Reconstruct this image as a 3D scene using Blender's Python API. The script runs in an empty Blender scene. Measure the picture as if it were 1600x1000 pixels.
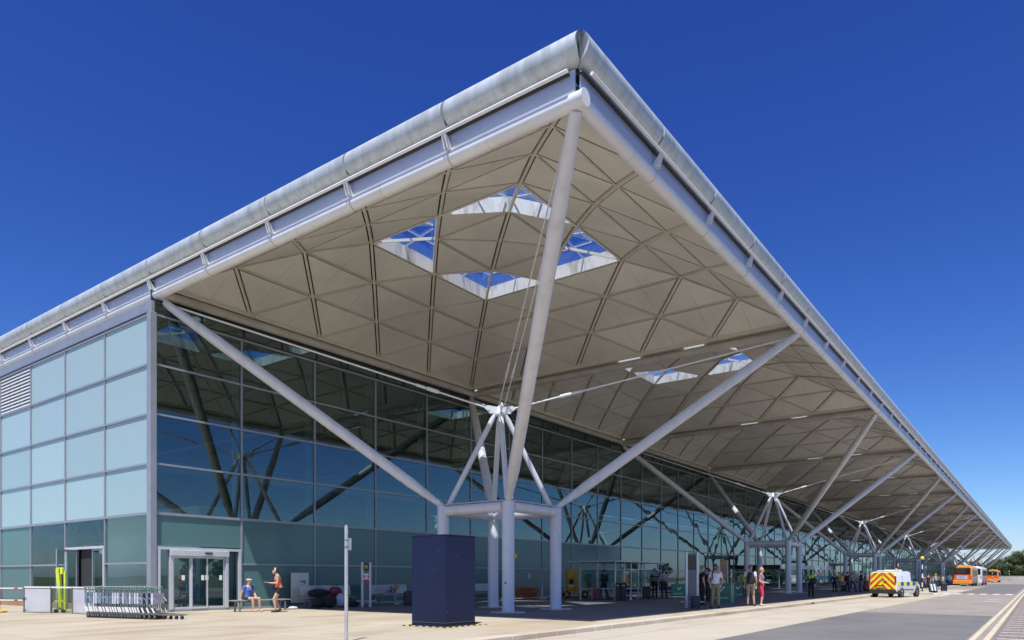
import bpy, math, random
import numpy as np
from mathutils import Vector, Matrix, Euler
random.seed(7); rng = np.random.default_rng(7)
sc = bpy.context.scene
C = sc.collection

# ------------------------------------------------------------------ camera
YAW = 0.6363; FOC = 1112.77; HOR = 900.98
CAM = (8.0577, -13.2966, 1.3049)
cam = bpy.data.cameras.new('camera'); camo = bpy.data.objects.new('camera', cam); C.objects.link(camo)
camo.location = CAM; camo.rotation_euler = (math.pi/2, 0, YAW)
cam.sensor_width = 36; cam.lens = FOC/1600*36; cam.shift_y = (HOR-500)/1600
cam.clip_start = 0.1; cam.clip_end = 6000
sc.camera = camo
# ------------------------------------------------------------------ sky + sun
SUN = Vector((0.225, -0.42, 1.0)).normalized()
elev = math.asin(SUN.z); azim = math.atan2(SUN.x, SUN.y)
w = bpy.data.worlds.new('World'); sc.world = w; w.use_nodes = True
nt = w.node_tree; bg = nt.nodes['Background']
sky = nt.nodes.new('ShaderNodeTexSky'); sky.sky_type = 'NISHITA'; sky.sun_disc = False
sky.sun_elevation = elev; sky.sun_rotation = azim
sky.altitude = 0; sky.air_density = 0.8; sky.dust_density = 0.5; sky.ozone_density = 6.0
vs = nt.nodes.new('ShaderNodeVectorMath'); vs.operation = 'SCALE'; vs.inputs['Scale'].default_value = 0.17
sp = nt.nodes.new('ShaderNodeSeparateXYZ'); vm = nt.nodes.new('ShaderNodeCombineXYZ')   # film response of a clear summer sky, one curve per channel
nt.links.new(sky.outputs[0], vs.inputs[0]); nt.links.new(vs.outputs[0], sp.inputs[0])
for ch, (pw, ga) in enumerate(((1.75, 9.0), (1.53, 7.3), (1.03, 7.5))):
    p_ = nt.nodes.new('ShaderNodeMath'); p_.operation = 'POWER'; p_.inputs[1].default_value = pw
    g_ = nt.nodes.new('ShaderNodeMath'); g_.operation = 'MULTIPLY'; g_.inputs[1].default_value = ga
    nt.links.new(sp.outputs[ch], p_.inputs[0]); nt.links.new(p_.outputs[0], g_.inputs[0]); nt.links.new(g_.outputs[0], vm.inputs[ch])
nt.links.new(vm.outputs[0], bg.inputs[0]); bg.inputs[1].default_value = 0.1
sl = bpy.data.lights.new('sun', 'SUN'); sl.energy = 5.0; sl.angle = math.radians(0.53); sl.color = (1.0, 0.955, 0.88)
so = bpy.data.objects.new('sun', sl); C.objects.link(so); so.location = (30, -40, 90)
so.rotation_euler = (-SUN).to_track_quat('-Z', 'Y').to_euler()
sc.view_settings.view_transform = 'Standard'; sc.view_settings.look = 'None'
sc.view_settings.exposure = 0.25; sc.view_settings.gamma = 1.0; sc.view_settings.use_curve_mapping = False
sc.render.engine = 'CYCLES'
sc.cycles.max_bounces = 8; sc.cycles.transparent_max_bounces = 24; sc.cycles.glossy_bounces = 4
sc.cycles.diffuse_bounces = 4; sc.cycles.transmission_bounces = 4; sc.cycles.sample_clamp_indirect = 6.0
sc.cycles.caustics_reflective = False; sc.cycles.caustics_refractive = False
sc.render.resolution_x = 1024; sc.render.resolution_y = 640

FW = Vector((-math.sin(YAW), math.cos(YAW), 0)); RT = Vector((math.cos(YAW), math.sin(YAW), 0))
def G(px, py, z=0.0):
    """photo pixel -> the point of the horizontal plane z that it shows"""
    r = FW + RT*((px-800)/FOC) + Vector((0, 0, (HOR-py)/FOC))
    t = (z-CAM[2])/r.z
    return Vector((CAM[0]+t*r.x, CAM[1]+t*r.y, z))

# ------------------------------------------------------------------ mesh builder
class MB:
    def __init__(s): s.v = []; s.f = []; s.sm = []; s.mi = []
    def _add(s, vs, fs, smooth=False, mi=0):
        o = len(s.v); s.v.extend([tuple(p) for p in vs])
        for f in fs: s.f.append(tuple(i+o for i in f)); s.sm.append(smooth); s.mi.append(mi)
        return s
    def box(s, lo, hi, mi=0, rz=0.0, piv=None, bev=0.0):
        x0, y0, z0 = lo; x1, y1, z1 = hi
        if bev > 0:
            b = min(bev, .45*min(abs(x1-x0), abs(y1-y0), abs(z1-z0)))
            vs = []; 
            for (X, Y, Z, sx, sy, sz) in [(x, y, z, sx, sy, sz) for x, sx in ((x0, 1), (x1, -1)) for y, sy in ((y0, 1), (y1, -1)) for z, sz in ((z0, 1), (z1, -1))]:
                vs += [(X, Y+sy*b, Z+sz*b), (X+sx*b, Y, Z+sz*b), (X+sx*b, Y+sy*b, Z)]
            # corner index c = 4*ix+2*iy+iz ; 3 verts each (x-face, y-face, z-face)
            def cv(ix, iy, iz, k): return 3*(4*ix+2*iy+iz)+k
            fs = []
            for ix in (0, 1):
                q = [cv(ix, 0, 0, 0), cv(ix, 0, 1, 0), cv(ix, 1, 1, 0), cv(ix, 1, 0, 0)]; fs.append(q if ix == 0 else q[::-1])
            for iy in (0, 1):
                q = [cv(0, iy, 0, 1), cv(1, iy, 0, 1), cv(1, iy, 1, 1), cv(0, iy, 1, 1)]; fs.append(q if iy == 0 else q[::-1])
            for iz in (0, 1):
                q = [cv(0, 0, iz, 2), cv(0, 1, iz, 2), cv(1, 1, iz, 2), cv(1, 0, iz, 2)]; fs.append(q if iz == 0 else q[::-1])
            for a in (0, 1):
                for c in (0, 1):
                    q = [cv(0, a, c, 1), cv(1, a, c, 1), cv(1, a, c, 2), cv(0, a, c, 2)]; fs.append(q if (a ^ c) else q[::-1])
                    q = [cv(a, 0, c, 0), cv(a, 1, c, 0), cv(a, 1, c, 2), cv(a, 0, c, 2)]; fs.append(q[::-1] if (a ^ c) else q)
                    q = [cv(a, c, 0, 0), cv(a, c, 1, 0), cv(a, c, 1, 1), cv(a, c, 0, 1)]; fs.append(q if (a ^ c) else q[::-1])
                    for d in (0, 1):
                        q = [cv(a, c, d, 0), cv(a, c, d, 1), cv(a, c, d, 2)]; fs.append(q if (a ^ c ^ d) else q[::-1])
        else:
            vs = [(x0, y0, z0), (x1, y0, z0), (x1, y1, z0), (x0, y1, z0), (x0, y0, z1), (x1, y0, z1), (x1, y1, z1), (x0, y1, z1)]
            fs = [(0, 3, 2, 1), (4, 5, 6, 7), (0, 1, 5, 4), (1, 2, 6, 5), (2, 3, 7, 6), (3, 0, 4, 7)]
        if rz:
            p = piv or ((x0+x1)/2, (y0+y1)/2)
            c, n = math.cos(rz), math.sin(rz)
            vs = [(p[0]+(x-p[0])*c-(y-p[1])*n, p[1]+(x-p[0])*n+(y-p[1])*c, z) for x, y, z in vs]
        return s._add(vs, fs, False, mi)
    def tube(s, a, b, r0, r1=None, n=12, mi=0, cap=True, smooth=True):
        return s.path([a, b], [r0, r0 if r1 is None else r1], n, mi, cap, smooth)
    def path(s, pts, rs, n=10, mi=0, cap=True, smooth=True, ell=(1, 1), upv=None):
        pts = [Vector(p) for p in pts]
        if not hasattr(rs, '__len__'): rs = [rs]*len(pts)
        vs = []; N = len(pts)
        d0 = (pts[1]-pts[0]).normalized()
        up = Vector(upv) if upv else (Vector((0, 0, 1)) if abs(d0.z) < .9 else Vector((1, 0, 0)))
        for i, p in enumerate(pts):
            d = (pts[min(i+1, N-1)]-pts[max(i-1, 0)]).normalized()
            x = d.cross(up)
            if x.length < 1e-5: x = d.orthogonal()
            x.normalize(); y = x.cross(d).normalized()
            for k in range(n):
                t = 2*math.pi*k/n
                vs.append(p + x*math.cos(t)*rs[i]*ell[0] + y*math.sin(t)*rs[i]*ell[1])
        fs = []
        for i in range(N-1):
            for k in range(n):
                fs.append((i*n+k, i*n+(k+1) % n, (i+1)*n+(k+1) % n, (i+1)*n+k))
        s._add(vs, fs, smooth, mi)
        if cap:
            s._add(vs[:n], [tuple(range(n))[::-1]], False, mi); s._add(vs[-n:], [tuple(range(n))], False, mi)
        return s
    def lathe(s, prof, c=(0, 0, 0), n=16, mi=0, smooth=True):
        vs = []; fs = []
        for r, z in prof:
            for k in range(n):
                t = 2*math.pi*k/n; vs.append((c[0]+r*math.cos(t), c[1]+r*math.sin(t), c[2]+z))
        for i in range(len(prof)-1):
            for k in range(n): fs.append((i*n+k, i*n+(k+1) % n, (i+1)*n+(k+1) % n, (i+1)*n+k))
        return s._add(vs, fs, smooth, mi)
    def ball(s, c, r, n=12, m=8, mi=0):
        rx, ry, rz = r if hasattr(r, '__len__') else (r, r, r)
        vs = []; fs = []
        for i in range(m+1):
            p = math.pi*i/m
            for k in range(n):
                t = 2*math.pi*k/n; vs.append((c[0]+rx*math.sin(p)*math.cos(t), c[1]+ry*math.sin(p)*math.sin(t), c[2]-rz*math.cos(p)))
        for i in range(m):
            for k in range(n): fs.append((i*n+k, i*n+(k+1) % n, (i+1)*n+(k+1) % n, (i+1)*n+k))
        return s._add(vs, fs, True, mi)
    def prism(s, poly, z0, z1, mi=0):
        n = len(poly)
        vs = [(x, y, z0) for x, y in poly]+[(x, y, z1) for x, y in poly]
        fs = [tuple(range(n))[::-1], tuple(range(n, 2*n))]+[(k, (k+1) % n, n+(k+1) % n, n+k) for k in range(n)]
        return s._add(vs, fs, False, mi)
    def extrude(s, poly, y0, y1, mi=0, smooth=False):       # polygon in (x,z), swept along y
        n = len(poly)
        vs = [(x, y0, z) for x, z in poly]+[(x, y1, z) for x, z in poly]
        fs = [tuple(range(n)), tuple(range(n, 2*n))[::-1]]+[((k+1) % n, k, n+k, n+(k+1) % n) for k in range(n)]
        return s._add(vs, fs, smooth, mi)
    def slab(s, pts, th, mi=0, nrm=None):                       # planar polygon thickened along normal
        pts = [Vector(p) for p in pts]
        nn = Vector(nrm) if nrm else (pts[1]-pts[0]).cross(pts[2]-pts[0]).normalized()
        n = len(pts); vs = pts+[p+nn*th for p in pts]
        fs = [tuple(range(n))[::-1], tuple(range(n, 2*n))]+[(k, (k+1) % n, n+(k+1) % n, n+k) for k in range(n)]
        return s._add(vs, fs, False, mi)
    def quad(s, a, b, c, d, mi=0): return s._add([a, b, c, d], [(0, 1, 2, 3)], False, mi)
    def mesh(s, name, mats):
        me = bpy.data.meshes.new(name); me.from_pydata(s.v, [], s.f)
        me.polygons.foreach_set('use_smooth', s.sm); me.polygons.foreach_set('material_index', s.mi)
        for m in (mats if isinstance(mats, (list, tuple)) else [mats]): me.materials.append(M[m] if isinstance(m, str) else m)
        me.update(); return me
    def build(s, name, mats, parent=None, **kw):
        return link(name, s.mesh(name, mats), parent, **kw)
def link(name, me, parent=None, loc=None, rz=None, label=None, cat=None, group=None, kind=None):
    o = bpy.data.objects.new(name, me); C.objects.link(o)
    if parent: o.parent = parent
    if loc is not None: o.location = loc
    if rz is not None: o.rotation_euler = (0, 0, rz)
    return tag(o, label, cat, group, kind)
def tag(o, label=None, cat=None, group=None, kind=None):
    if label: o['label'] = label
    if cat: o['category'] = cat
    if group: o['group'] = group
    if kind: o['kind'] = kind
    return o
def thing(name, label, cat, loc=(0, 0, 0), rz=0.0, group=None):
    return link(name, None, None, loc, rz, label, cat, group)
def struct(mb, name, mats, **kw): return mb.build(name, mats, kind='structure', **kw)
def copy_tree(o, parent=None, label=None, loc=None, rz=None):
    c = o.copy(); C.objects.link(c); c.parent = parent
    if loc is not None: c.location = loc
    if rz is not None: c.rotation_euler = (0, 0, rz)
    if label: c['label'] = label
    for ch in list(o.children): copy_tree(ch, c)
    return c
ORD = ['first', 'second', 'third', 'fourth', 'fifth', 'sixth', 'seventh', 'eighth', 'ninth', 'tenth', 'eleventh', 'twelfth',
       'thirteenth', 'fourteenth', 'fifteenth', 'sixteenth', 'seventeenth', 'eighteenth', 'nineteenth', 'twentieth', 'twenty-first', 'twenty-second',
       'twenty-third', 'twenty-fourth', 'twenty-fifth', 'twenty-sixth', 'twenty-seventh', 'twenty-eighth', 'twenty-ninth', 'thirtieth']

# ------------------------------------------------------------------ materials
M = {}
def mat(name, col, rough=.5, metal=0.0, var=0.0, vscale=1.0, bump=0.0, bscale=20, col2=None, spec=.5, coat=0.0, stretch=(1, 1, 1), emit=0, obj=False, fac=(.35, .65), rnd=0.0):
    m = bpy.data.materials.new(name); m.use_nodes = True; n = m.node_tree; p = n.nodes['Principled BSDF']
    p.inputs['Base Color'].default_value = (*col, 1); p.inputs['Roughness'].default_value = rough
    p.inputs['Metallic'].default_value = metal; p.inputs['Specular IOR Level'].default_value = spec
    p.inputs['Coat Weight'].default_value = coat; p.inputs['Coat Roughness'].default_value = .05
    if emit: p.inputs['Emission Color'].default_value = (*col, 1); p.inputs['Emission Strength'].default_value = emit
    def coords(st):
        if obj:
            g = n.nodes.new('ShaderNodeTexCoord'); out = g.outputs['Object']
        else:
            g = n.nodes.new('ShaderNodeNewGeometry'); out = g.outputs['Position']
        mp = n.nodes.new('ShaderNodeMapping'); mp.inputs['Scale'].default_value = st
        n.links.new(out, mp.inputs[0]); return mp.outputs[0]
    if var or col2:
        nz = n.nodes.new('ShaderNodeTexNoise'); nz.inputs['Scale'].default_value = vscale; nz.inputs['Detail'].default_value = 7; nz.inputs['Roughness'].default_value = .6
        n.links.new(coords(stretch), nz.inputs['Vector'])
        cr = n.nodes.new('ShaderNodeValToRGB')
        c2 = col2 if col2 else tuple(max(0, c*(1-var)) for c in col)
        c1 = col if col2 else tuple(min(1, c*(1+var)) for c in col)
        cr.color_ramp.elements[0].position = fac[0]; cr.color_ramp.elements[1].position = fac[1]
        cr.color_ramp.elements[0].color = (*c2, 1); cr.color_ramp.elements[1].color = (*c1, 1)
        n.links.new(nz.outputs[0], cr.inputs[0]); n.links.new(cr.outputs[0], p.inputs['Base Color'])
        rr = n.nodes.new('ShaderNodeMath'); rr.operation = 'MULTIPLY_ADD'; rr.inputs[1].default_value = .25*rough; rr.inputs[2].default_value = rough*.88
        n.links.new(nz.outputs[0], rr.inputs[0]); n.links.new(rr.outputs[0], p.inputs['Roughness'])
    if bump:
        nz = n.nodes.new('ShaderNodeTexNoise'); nz.inputs['Scale'].default_value = bscale; nz.inputs['Detail'].default_value = 4
        n.links.new(coords((1, 1, 1)), nz.inputs['Vector'])
        b = n.nodes.new('ShaderNodeBump'); b.inputs['Strength'].default_value = bump; b.inputs['Distance'].default_value = .02
        n.links.new(nz.outputs[0], b.inputs['Height']); n.links.new(b.outputs[0], p.inputs['Normal'])
    if rnd:
        oi = n.nodes.new('ShaderNodeObjectInfo'); ma = n.nodes.new('ShaderNodeMath'); ma.operation = 'MULTIPLY_ADD'; ma.inputs[1].default_value = 2*rnd; ma.inputs[2].default_value = 1-rnd
        n.links.new(oi.outputs['Random'], ma.inputs[0]); vv = n.nodes.new('ShaderNodeVectorMath'); vv.operation = 'SCALE'; n.links.new(ma.outputs[0], vv.inputs['Scale'])
        src = p.inputs['Base Color'].links[0].from_socket; n.links.new(src, vv.inputs[0]); n.links.new(vv.outputs[0], p.inputs['Base Color'])
    M[name] = m; return m
def glass(name, tint, ior=2.0, rough=0.0, wave=0.0, wscale=.45, film=None, filmfac=0.0):
    m = bpy.data.materials.new(name); m.use_nodes = True; n = m.node_tree
    for x in list(n.nodes):
        if x.type == 'BSDF_PRINCIPLED': n.nodes.remove(x)
    out = n.nodes['Material Output']
    tr = n.nodes.new('ShaderNodeBsdfTransparent'); tr.inputs[0].default_value = (*tint, 1)
    gl = n.nodes.new('ShaderNodeBsdfGlossy'); gl.inputs['Roughness'].default_value = rough; gl.inputs['Color'].default_value = (.80, .96, .98, 1)
    fr = n.nodes.new('ShaderNodeFresnel'); 
    gb = n.nodes.new('ShaderNodeNewGeometry'); mi_ = n.nodes.new('ShaderNodeMix'); mi_.inputs[2].default_value = ior; mi_.inputs[3].default_value = 1/ior
    n.links.new(gb.outputs['Backfacing'], mi_.inputs[0]); n.links.new(mi_.outputs[0], fr.inputs[0])   # same reflectance from both sides
    mx = n.nodes.new('ShaderNodeMixShader'); n.links.new(fr.outputs[0], mx.inputs[0])
    base = tr.outputs[0]
    if film:
        df = n.nodes.new('ShaderNodeBsdfDiffuse'); df.inputs[0].default_value = (*film, 1)
        mm = n.nodes.new('ShaderNodeMixShader'); mm.inputs[0].default_value = filmfac
        oi = n.nodes.new('ShaderNodeObjectInfo'); ma = n.nodes.new('ShaderNodeMath'); ma.operation = 'MULTIPLY_ADD'; ma.inputs[1].default_value = .14; ma.inputs[2].default_value = .93
        n.links.new(oi.outputs['Random'], ma.inputs[0]); vv = n.nodes.new('ShaderNodeVectorMath'); vv.operation = 'SCALE'; vv.inputs[0].default_value = film
        n.links.new(ma.outputs[0], vv.inputs['Scale']); n.links.new(vv.outputs[0], df.inputs[0])
        n.links.new(tr.outputs[0], mm.inputs[1]); n.links.new(df.outputs[0], mm.inputs[2]); base = mm.outputs[0]
    n.links.new(base, mx.inputs[1]); n.links.new(gl.outputs[0], mx.inputs[2]); n.links.new(mx.outputs[0], out.inputs[0])
    if wave:
        g = n.nodes.new('ShaderNodeNewGeometry')
        nz = n.nodes.new('ShaderNodeTexNoise'); nz.inputs['Scale'].default_value = wscale; nz.inputs['Detail'].default_value = 1
        n.links.new(g.outputs['Position'], nz.inputs['Vector'])
        b = n.nodes.new('ShaderNodeBump'); b.inputs['Strength'].default_value = wave; b.inputs['Distance'].default_value = 1
        n.links.new(nz.outputs[0], b.inputs['Height']); n.links.new(b.outputs[0], gl.inputs['Normal'])
    M[name] = m; return m
mat('steel', (.71, .71, .735), .42, col2=(.60, .60, .61), vscale=1.6, stretch=(1.6, 1.6, .3), fac=(.28, .5), bump=.04, bscale=14)
mat('steel_grime', (.50, .50, .52), .5, var=.2, vscale=2.5)
mat('soffit', (.71, .70, .635), .55, var=.09, vscale=.35, bump=.03, bscale=40, rnd=.05)
mat('rib', (.68, .65, .57), .5, col2=(.50, .43, .33), vscale=2.2, fac=(.25, .42))
mat('gap_dark', (.035, .035, .035), .8)
mat('deck', (.035, .033, .03), .9)
mat('curb', (.80, .78, .73), .6, col2=(.42, .38, .33), vscale=2.6, stretch=(1, 1, .35), fac=(.30, .52))
mat('gutter', (.55, .61, .645), .50, metal=.25, col2=(.38, .42, .44), vscale=1.6, stretch=(2.4, 2.4, .5), fac=(.28, .62))
mat('fascia', (.66, .70, .755), .26, metal=.45, var=.05, vscale=.6)
mat('white_steel', (.78, .79, .80), .35, var=.04, vscale=3)
mat('edge_white', (.76, .78, .81), .30, var=.05, vscale=1.2)
mat('alu', (.32, .35, .40), .38, metal=.3, var=.06, vscale=2)
mat('alu_light', (.60, .63, .67), .35, metal=.2, var=.05, vscale=2)
mat('dark_metal', (.03, .032, .036), .5, var=.2, vscale=6)
mat('beam', (.50, .49, .46), .5, var=.12, vscale=1.5)
glass('glass_vision', (.42, .54, .52), 2.15, wave=.003)
glass('glass_wavy', (.42, .54, .52), 2.15, wave=.010)
glass('glass_clear', (.85, .93, .91), 1.45, wave=.004)
glass('glass_roof', (.82, .88, .95), 1.35)
glass('glass_screen', (.80, .86, .85), 1.3)
glass('glass_frost', (.0, .0, .0), 1.5, rough=.16, film=(.095, .195, .20), filmfac=1.0)
glass('glass_pale', (.75, .85, .85), 1.95, rough=.02, wave=.004, film=(.52, .69, .69), filmfac=.72)
mat('louvre', (.60, .63, .67), .4)
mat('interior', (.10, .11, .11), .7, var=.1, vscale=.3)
mat('cabin_white', (.84, .88, .86), .6)
# ------------------------------------------------------------------ ground
def ground_mat(name, col, col2, vs, stain, joint=None, speck=0.0, rough=.85, crack=0.0):
    m = bpy.data.materials.new(name); m.use_nodes = True; n = m.node_tree; p = n.nodes['Principled BSDF']; L = n.links.new
    p.inputs['Roughness'].default_value = rough
    g = n.nodes.new('ShaderNodeNewGeometry')
    nz = n.nodes.new('ShaderNodeTexNoise'); nz.inputs['Scale'].default_value = vs; nz.inputs['Detail'].default_value = 8; nz.inputs['Roughness'].default_value = .62
    L(g.outputs['Position'], nz.inputs['Vector'])
    cr = n.nodes.new('ShaderNodeValToRGB'); cr.color_ramp.elements[0].position = .3; cr.color_ramp.elements[1].position = .7
    cr.color_ramp.elements[0].color = (*col2, 1); cr.color_ramp.elements[1].color = (*col, 1); L(nz.outputs[0], cr.inputs[0])
    last = cr.outputs[0]
    def mul(fac_out, colr):
        nonlocal last
        mx = n.nodes.new('ShaderNodeMix'); mx.data_type = 'RGBA'; mx.blend_type = 'MULTIPLY'
        L(fac_out, mx.inputs[0]); L(last, mx.inputs[6]); mx.inputs[7].default_value = (*colr, 1); last = mx.outputs[2]
    # stains
    n2 = n.nodes.new('ShaderNodeTexNoise'); n2.inputs['Scale'].default_value = .55; n2.inputs['Detail'].default_value = 5; n2.inputs['Distortion'].default_value = .8
    mp = n.nodes.new('ShaderNodeMapping'); mp.inputs['Scale'].default_value = (1, .45, 1); L(g.outputs['Position'], mp.inputs[0]); L(mp.outputs[0], n2.inputs['Vector'])
    r2 = n.nodes.new('ShaderNodeValToRGB'); r2.color_ramp.elements[0].position = .48; r2.color_ramp.elements[1].position = .72
    L(n2.outputs[0], r2.inputs[0]); mul(r2.outputs[0], stain)
    if speck:
        n3 = n.nodes.new('ShaderNodeTexNoise'); n3.inputs['Scale'].default_value = 60; n3.inputs['Detail'].default_value = 3; L(g.outputs['Position'], n3.inputs['Vector'])
        r3 = n.nodes.new('ShaderNodeValToRGB'); r3.color_ramp.elements[0].position = .42; r3.color_ramp.elements[1].position = .7; L(n3.outputs[0], r3.inputs[0])
        k = n.nodes.new('ShaderNodeMath'); k.operation = 'MULTIPLY'; k.inputs[1].default_value = speck; L(r3.outputs[0], k.inputs[0]); mul(k.outputs[0], (.35, .35, .35))
        b = n.nodes.new('ShaderNodeBump'); b.inputs['Strength'].default_value = .25; b.inputs['Distance'].default_value = .01; L(n3.outputs[0], b.inputs['Height']); L(b.outputs[0], p.inputs['Normal'])
    if joint:
        br = n.nodes.new('ShaderNodeTexBrick'); br.offset = 0; br.inputs['Scale'].default_value = 1.0
        br.inputs['Brick Width'].default_value = joint[0]; br.inputs['Row Height'].default_value = joint[1]; br.inputs['Mortar Size'].default_value = joint[2]; br.inputs['Mortar Smooth'].default_value = .2
        br.inputs['Color1'].default_value = (1, 1, 1, 1); br.inputs['Color2'].default_value = (.95, .94, .93, 1); br.inputs['Mortar'].default_value = joint[3]
        L(g.outputs['Position'], br.inputs['Vector'])
        mx = n.nodes.new('ShaderNodeMix'); mx.data_type = 'RGBA'; mx.blend_type = 'MULTIPLY'; mx.inputs[0].default_value = 1
        L(last, mx.inputs[6]); L(br.outputs[0], mx.inputs[7]); last = mx.outputs[2]
    L(last, p.inputs['Base Color']); M[name] = m
ground_mat('forecourt', (.50, .447, .345), (.42, .372, .285), .35, (.76, .68, .57), joint=(3.6, 3.6, .016, (.62, .59, .56, 1)), speck=.15)
ground_mat('road_concrete', (.52, .475, .395), (.44, .40, .33), .3, (.85, .80, .74), joint=(60, 7.5, .02, (.5, .48, .46, 1)), speck=.18)
ground_mat('road_grey', (.33, .30, .265), (.27, .245, .22), .4, (.86, .83, .8), speck=.25)
ground_mat('asphalt', (.20, .197, .197), (.155, .153, .155), .5, (.85, .85, .85), speck=.55)
ground_mat('kerb_stone', (.58, .52, .43), (.50, .44, .36), 1.2, (.8, .74, .68), speck=.2)
ground_mat('brick_pave', (.27, .225, .205), (.22, .185, .17), .8, (.8, .8, .8), joint=(.22, .11, .008, (.6, .6, .6, 1)), speck=.2)
ground_mat('grassland', (.10, .13, .045), (.07, .09, .03), .1, (.8, .8, .7))
def paint_mat(name, col, wear=.45):
    m = mat(name, col, .7, col2=tuple(c*.62 for c in col), vscale=5, fac=(.3, .5)); return m
paint_mat('paint_yellow', (.60, .53, .38)); paint_mat('paint_white', (.78, .77, .74))
mat('hazard_yellow', (.65, .48, .06), .6); mat('black_rubber', (.02, .02, .02), .7)
KX = -1.25
struct(MB().quad((-2600, -2600, -.35), (2600, -2600, -.35), (2600, 2600, -.35), (-2600, 2600, -.35)), 'ground', 'grassland')
# raised forecourt and walkway, top z = 0, its kerb stones are pieces along the road edge
fc = struct(MB().box((-90, -90, -.34), (KX-.32, 330, 0)), 'pavement', 'forecourt')
for i in range(110):
    y0 = -8+i*0.915
    o = MB().box((KX-.318, y0, -.30), (KX, y0+.905, .006+.004*random.random()), bev=.018).build('kerb_stone', 'kerb_stone', fc)
MB().box((KX-.318, -90, -.30), (KX, -8.01, .004)).box((KX-.318, -8+110*.915, -.3), (KX, 330, .004)).build('kerb_run', 'kerb_stone', fc)
rd = struct(MB().quad((KX-.02, -90, -.124), (40, -90, -.124), (40, 620, -.124), (KX-.02, 620, -.124)), 'road', 'road_grey')
struct(MB().quad((KX+.001, -90, -.120), (2.2, -90, -.120), (2.2, 78, -.120), (KX+.001, 78, -.120)), 'bus_lane', 'road_concrete')
struct(MB().quad((2.2, -60, -.1205), (6.75, -60, -.1205), (6.75, 17.6, -.1205), (2.2, 18.3, -.1205)), 'asphalt_patch', 'asphalt')
struct(MB().quad((2.2, 58, -.1205), (6.6, 58, -.1205), (6.6, 112, -.1205), (2.2, 112, -.1205)).quad((-1.0, 112, -.1203), (6.6, 112, -.1203), (6.6, 150, -.1203), (1.4, 150, -.1203)), 'asphalt_strip', 'asphalt')
def stripe(pts, wd, name, m, z=-.116):
    mb = MB()
    for a, b in zip(pts[:-1], pts[1:]):
        a = Vector((*a[:2], z)); b = Vector((*b[:2], z)); d = (b-a).normalized(); n = Vector((-d.y, d.x, 0))*wd/2
        mb.quad(a-n, b-n, b+n, a+n)
    return struct(mb, name, m)
stripe([(6.86, -60), (6.86, 190)], .12, 'yellow_line', 'paint_yellow')
stripe([(7.12, -60), (7.12, 190)], .12, 'yellow_line', 'paint_yellow')
stripe([(KX+.22, -4), (KX+.22, 72)], .07, 'yellow_line', 'paint_yellow')
stripe([(2.32, 22), (2.32, 78)], .10, 'yellow_line', 'paint_yellow')
mb = MB()
for i in range(120):
    y = -4+i*1.15; mb.quad((7.30, y, -.116), (9.6, y+.25, -.116), (9.6, y+.37, -.116), (7.30, y+.12, -.116))
struct(mb, 'hatching', 'paint_white')
struct(MB().quad((7.2, -40, -.1202), (20, -40, -.1202), (20, 200, -.1202), (7.2, 200, -.1202)), 'hatched_area', 'brick_pave')
mb = MB()
for i in range(9):                                            # zebra crossing
    x = -.9+i*.86; mb.quad((x, 54.5, -.1155), (x+.45, 54.5, -.1155), (x+.45, 57.2, -.1155), (x, 57.2, -.1155))
struct(mb, 'zebra_crossing', 'paint_white')
mb = MB()
for i in range(14):
    y = 46+i*.95; mb.quad((2.1, y, -.1152), (2.75, y+.28, -.1152), (2.75, y+.62, -.1152), (2.1, y+.34, -.1152))
struct(mb, 'zigzag_line', 'paint_white')
mb = MB(); 
for y, s_ in ((35, 0), (39, 0), (100, 0)): mb.quad((5.5, y, -.1152), (6.2, y+.5, -.1152), (6.2, y+.9, -.1152), (5.6, y+.5, -.1152))
struct(mb, 'lane_marking', 'paint_white')
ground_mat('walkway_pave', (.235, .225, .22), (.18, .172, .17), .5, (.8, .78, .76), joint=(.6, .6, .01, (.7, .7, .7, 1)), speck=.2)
struct(MB().quad((-17.6, 5.3, .004), (-2.7, 5.3, .004), (-2.7, 325, .004), (-17.6, 325, .004)), 'walkway', 'walkway_pave')  # darker grey paving, edged just inside the canopy shadow to deepen the shade
# end of the road: parapet wall, and the trees behind it come later
# ------------------------------------------------------------------ roof domes: square-ring lattice shells of 18 m bays
m_ = 1.76; RZ = [2.53, 2.43, 2.11, 1.60, .86, 0.0]; BASE = 12.0
def node(n, k, dz=0.0, bot=None):
    r = abs(k)+abs(n-5)
    return Vector((-(m_*(n-5))+m_*k, m_*(n-5)+m_*k, RZ[r]+dz))
def ringi(n, k): return abs(k)+abs(n-5)
def inset(tri, d):
    """shrink triangle by d[i] on the edge opposite vertex i"""
    a, b, c = tri; nrm = (b-a).cross(c-a).normalized(); out = []
    P = [a, b, c]; lines = []
    for i in range(3):
        p, q = P[(i+1) % 3], P[(i+2) % 3]; e = (q-p).normalized(); nin = nrm.cross(e)
        if nin.dot(P[i]-p) < 0: nin = -nin
        lines.append((p+nin*d[i], e))
    for i in range(3):
        (p, e), (q, f) = lines[(i+1) % 3], lines[(i+2) % 3]
        # intersect p+s e, q+t f
        w0 = p-q; a_, b_, c_ = e.dot(e), e.dot(f), f.dot(f); d_, e_ = e.dot(w0), f.dot(w0); s_ = (b_*e_-c_*d_)/(a_*c_-b_*b_)
        out.append(p+e*s_)
    return out
tris = []; lights = {}
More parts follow.
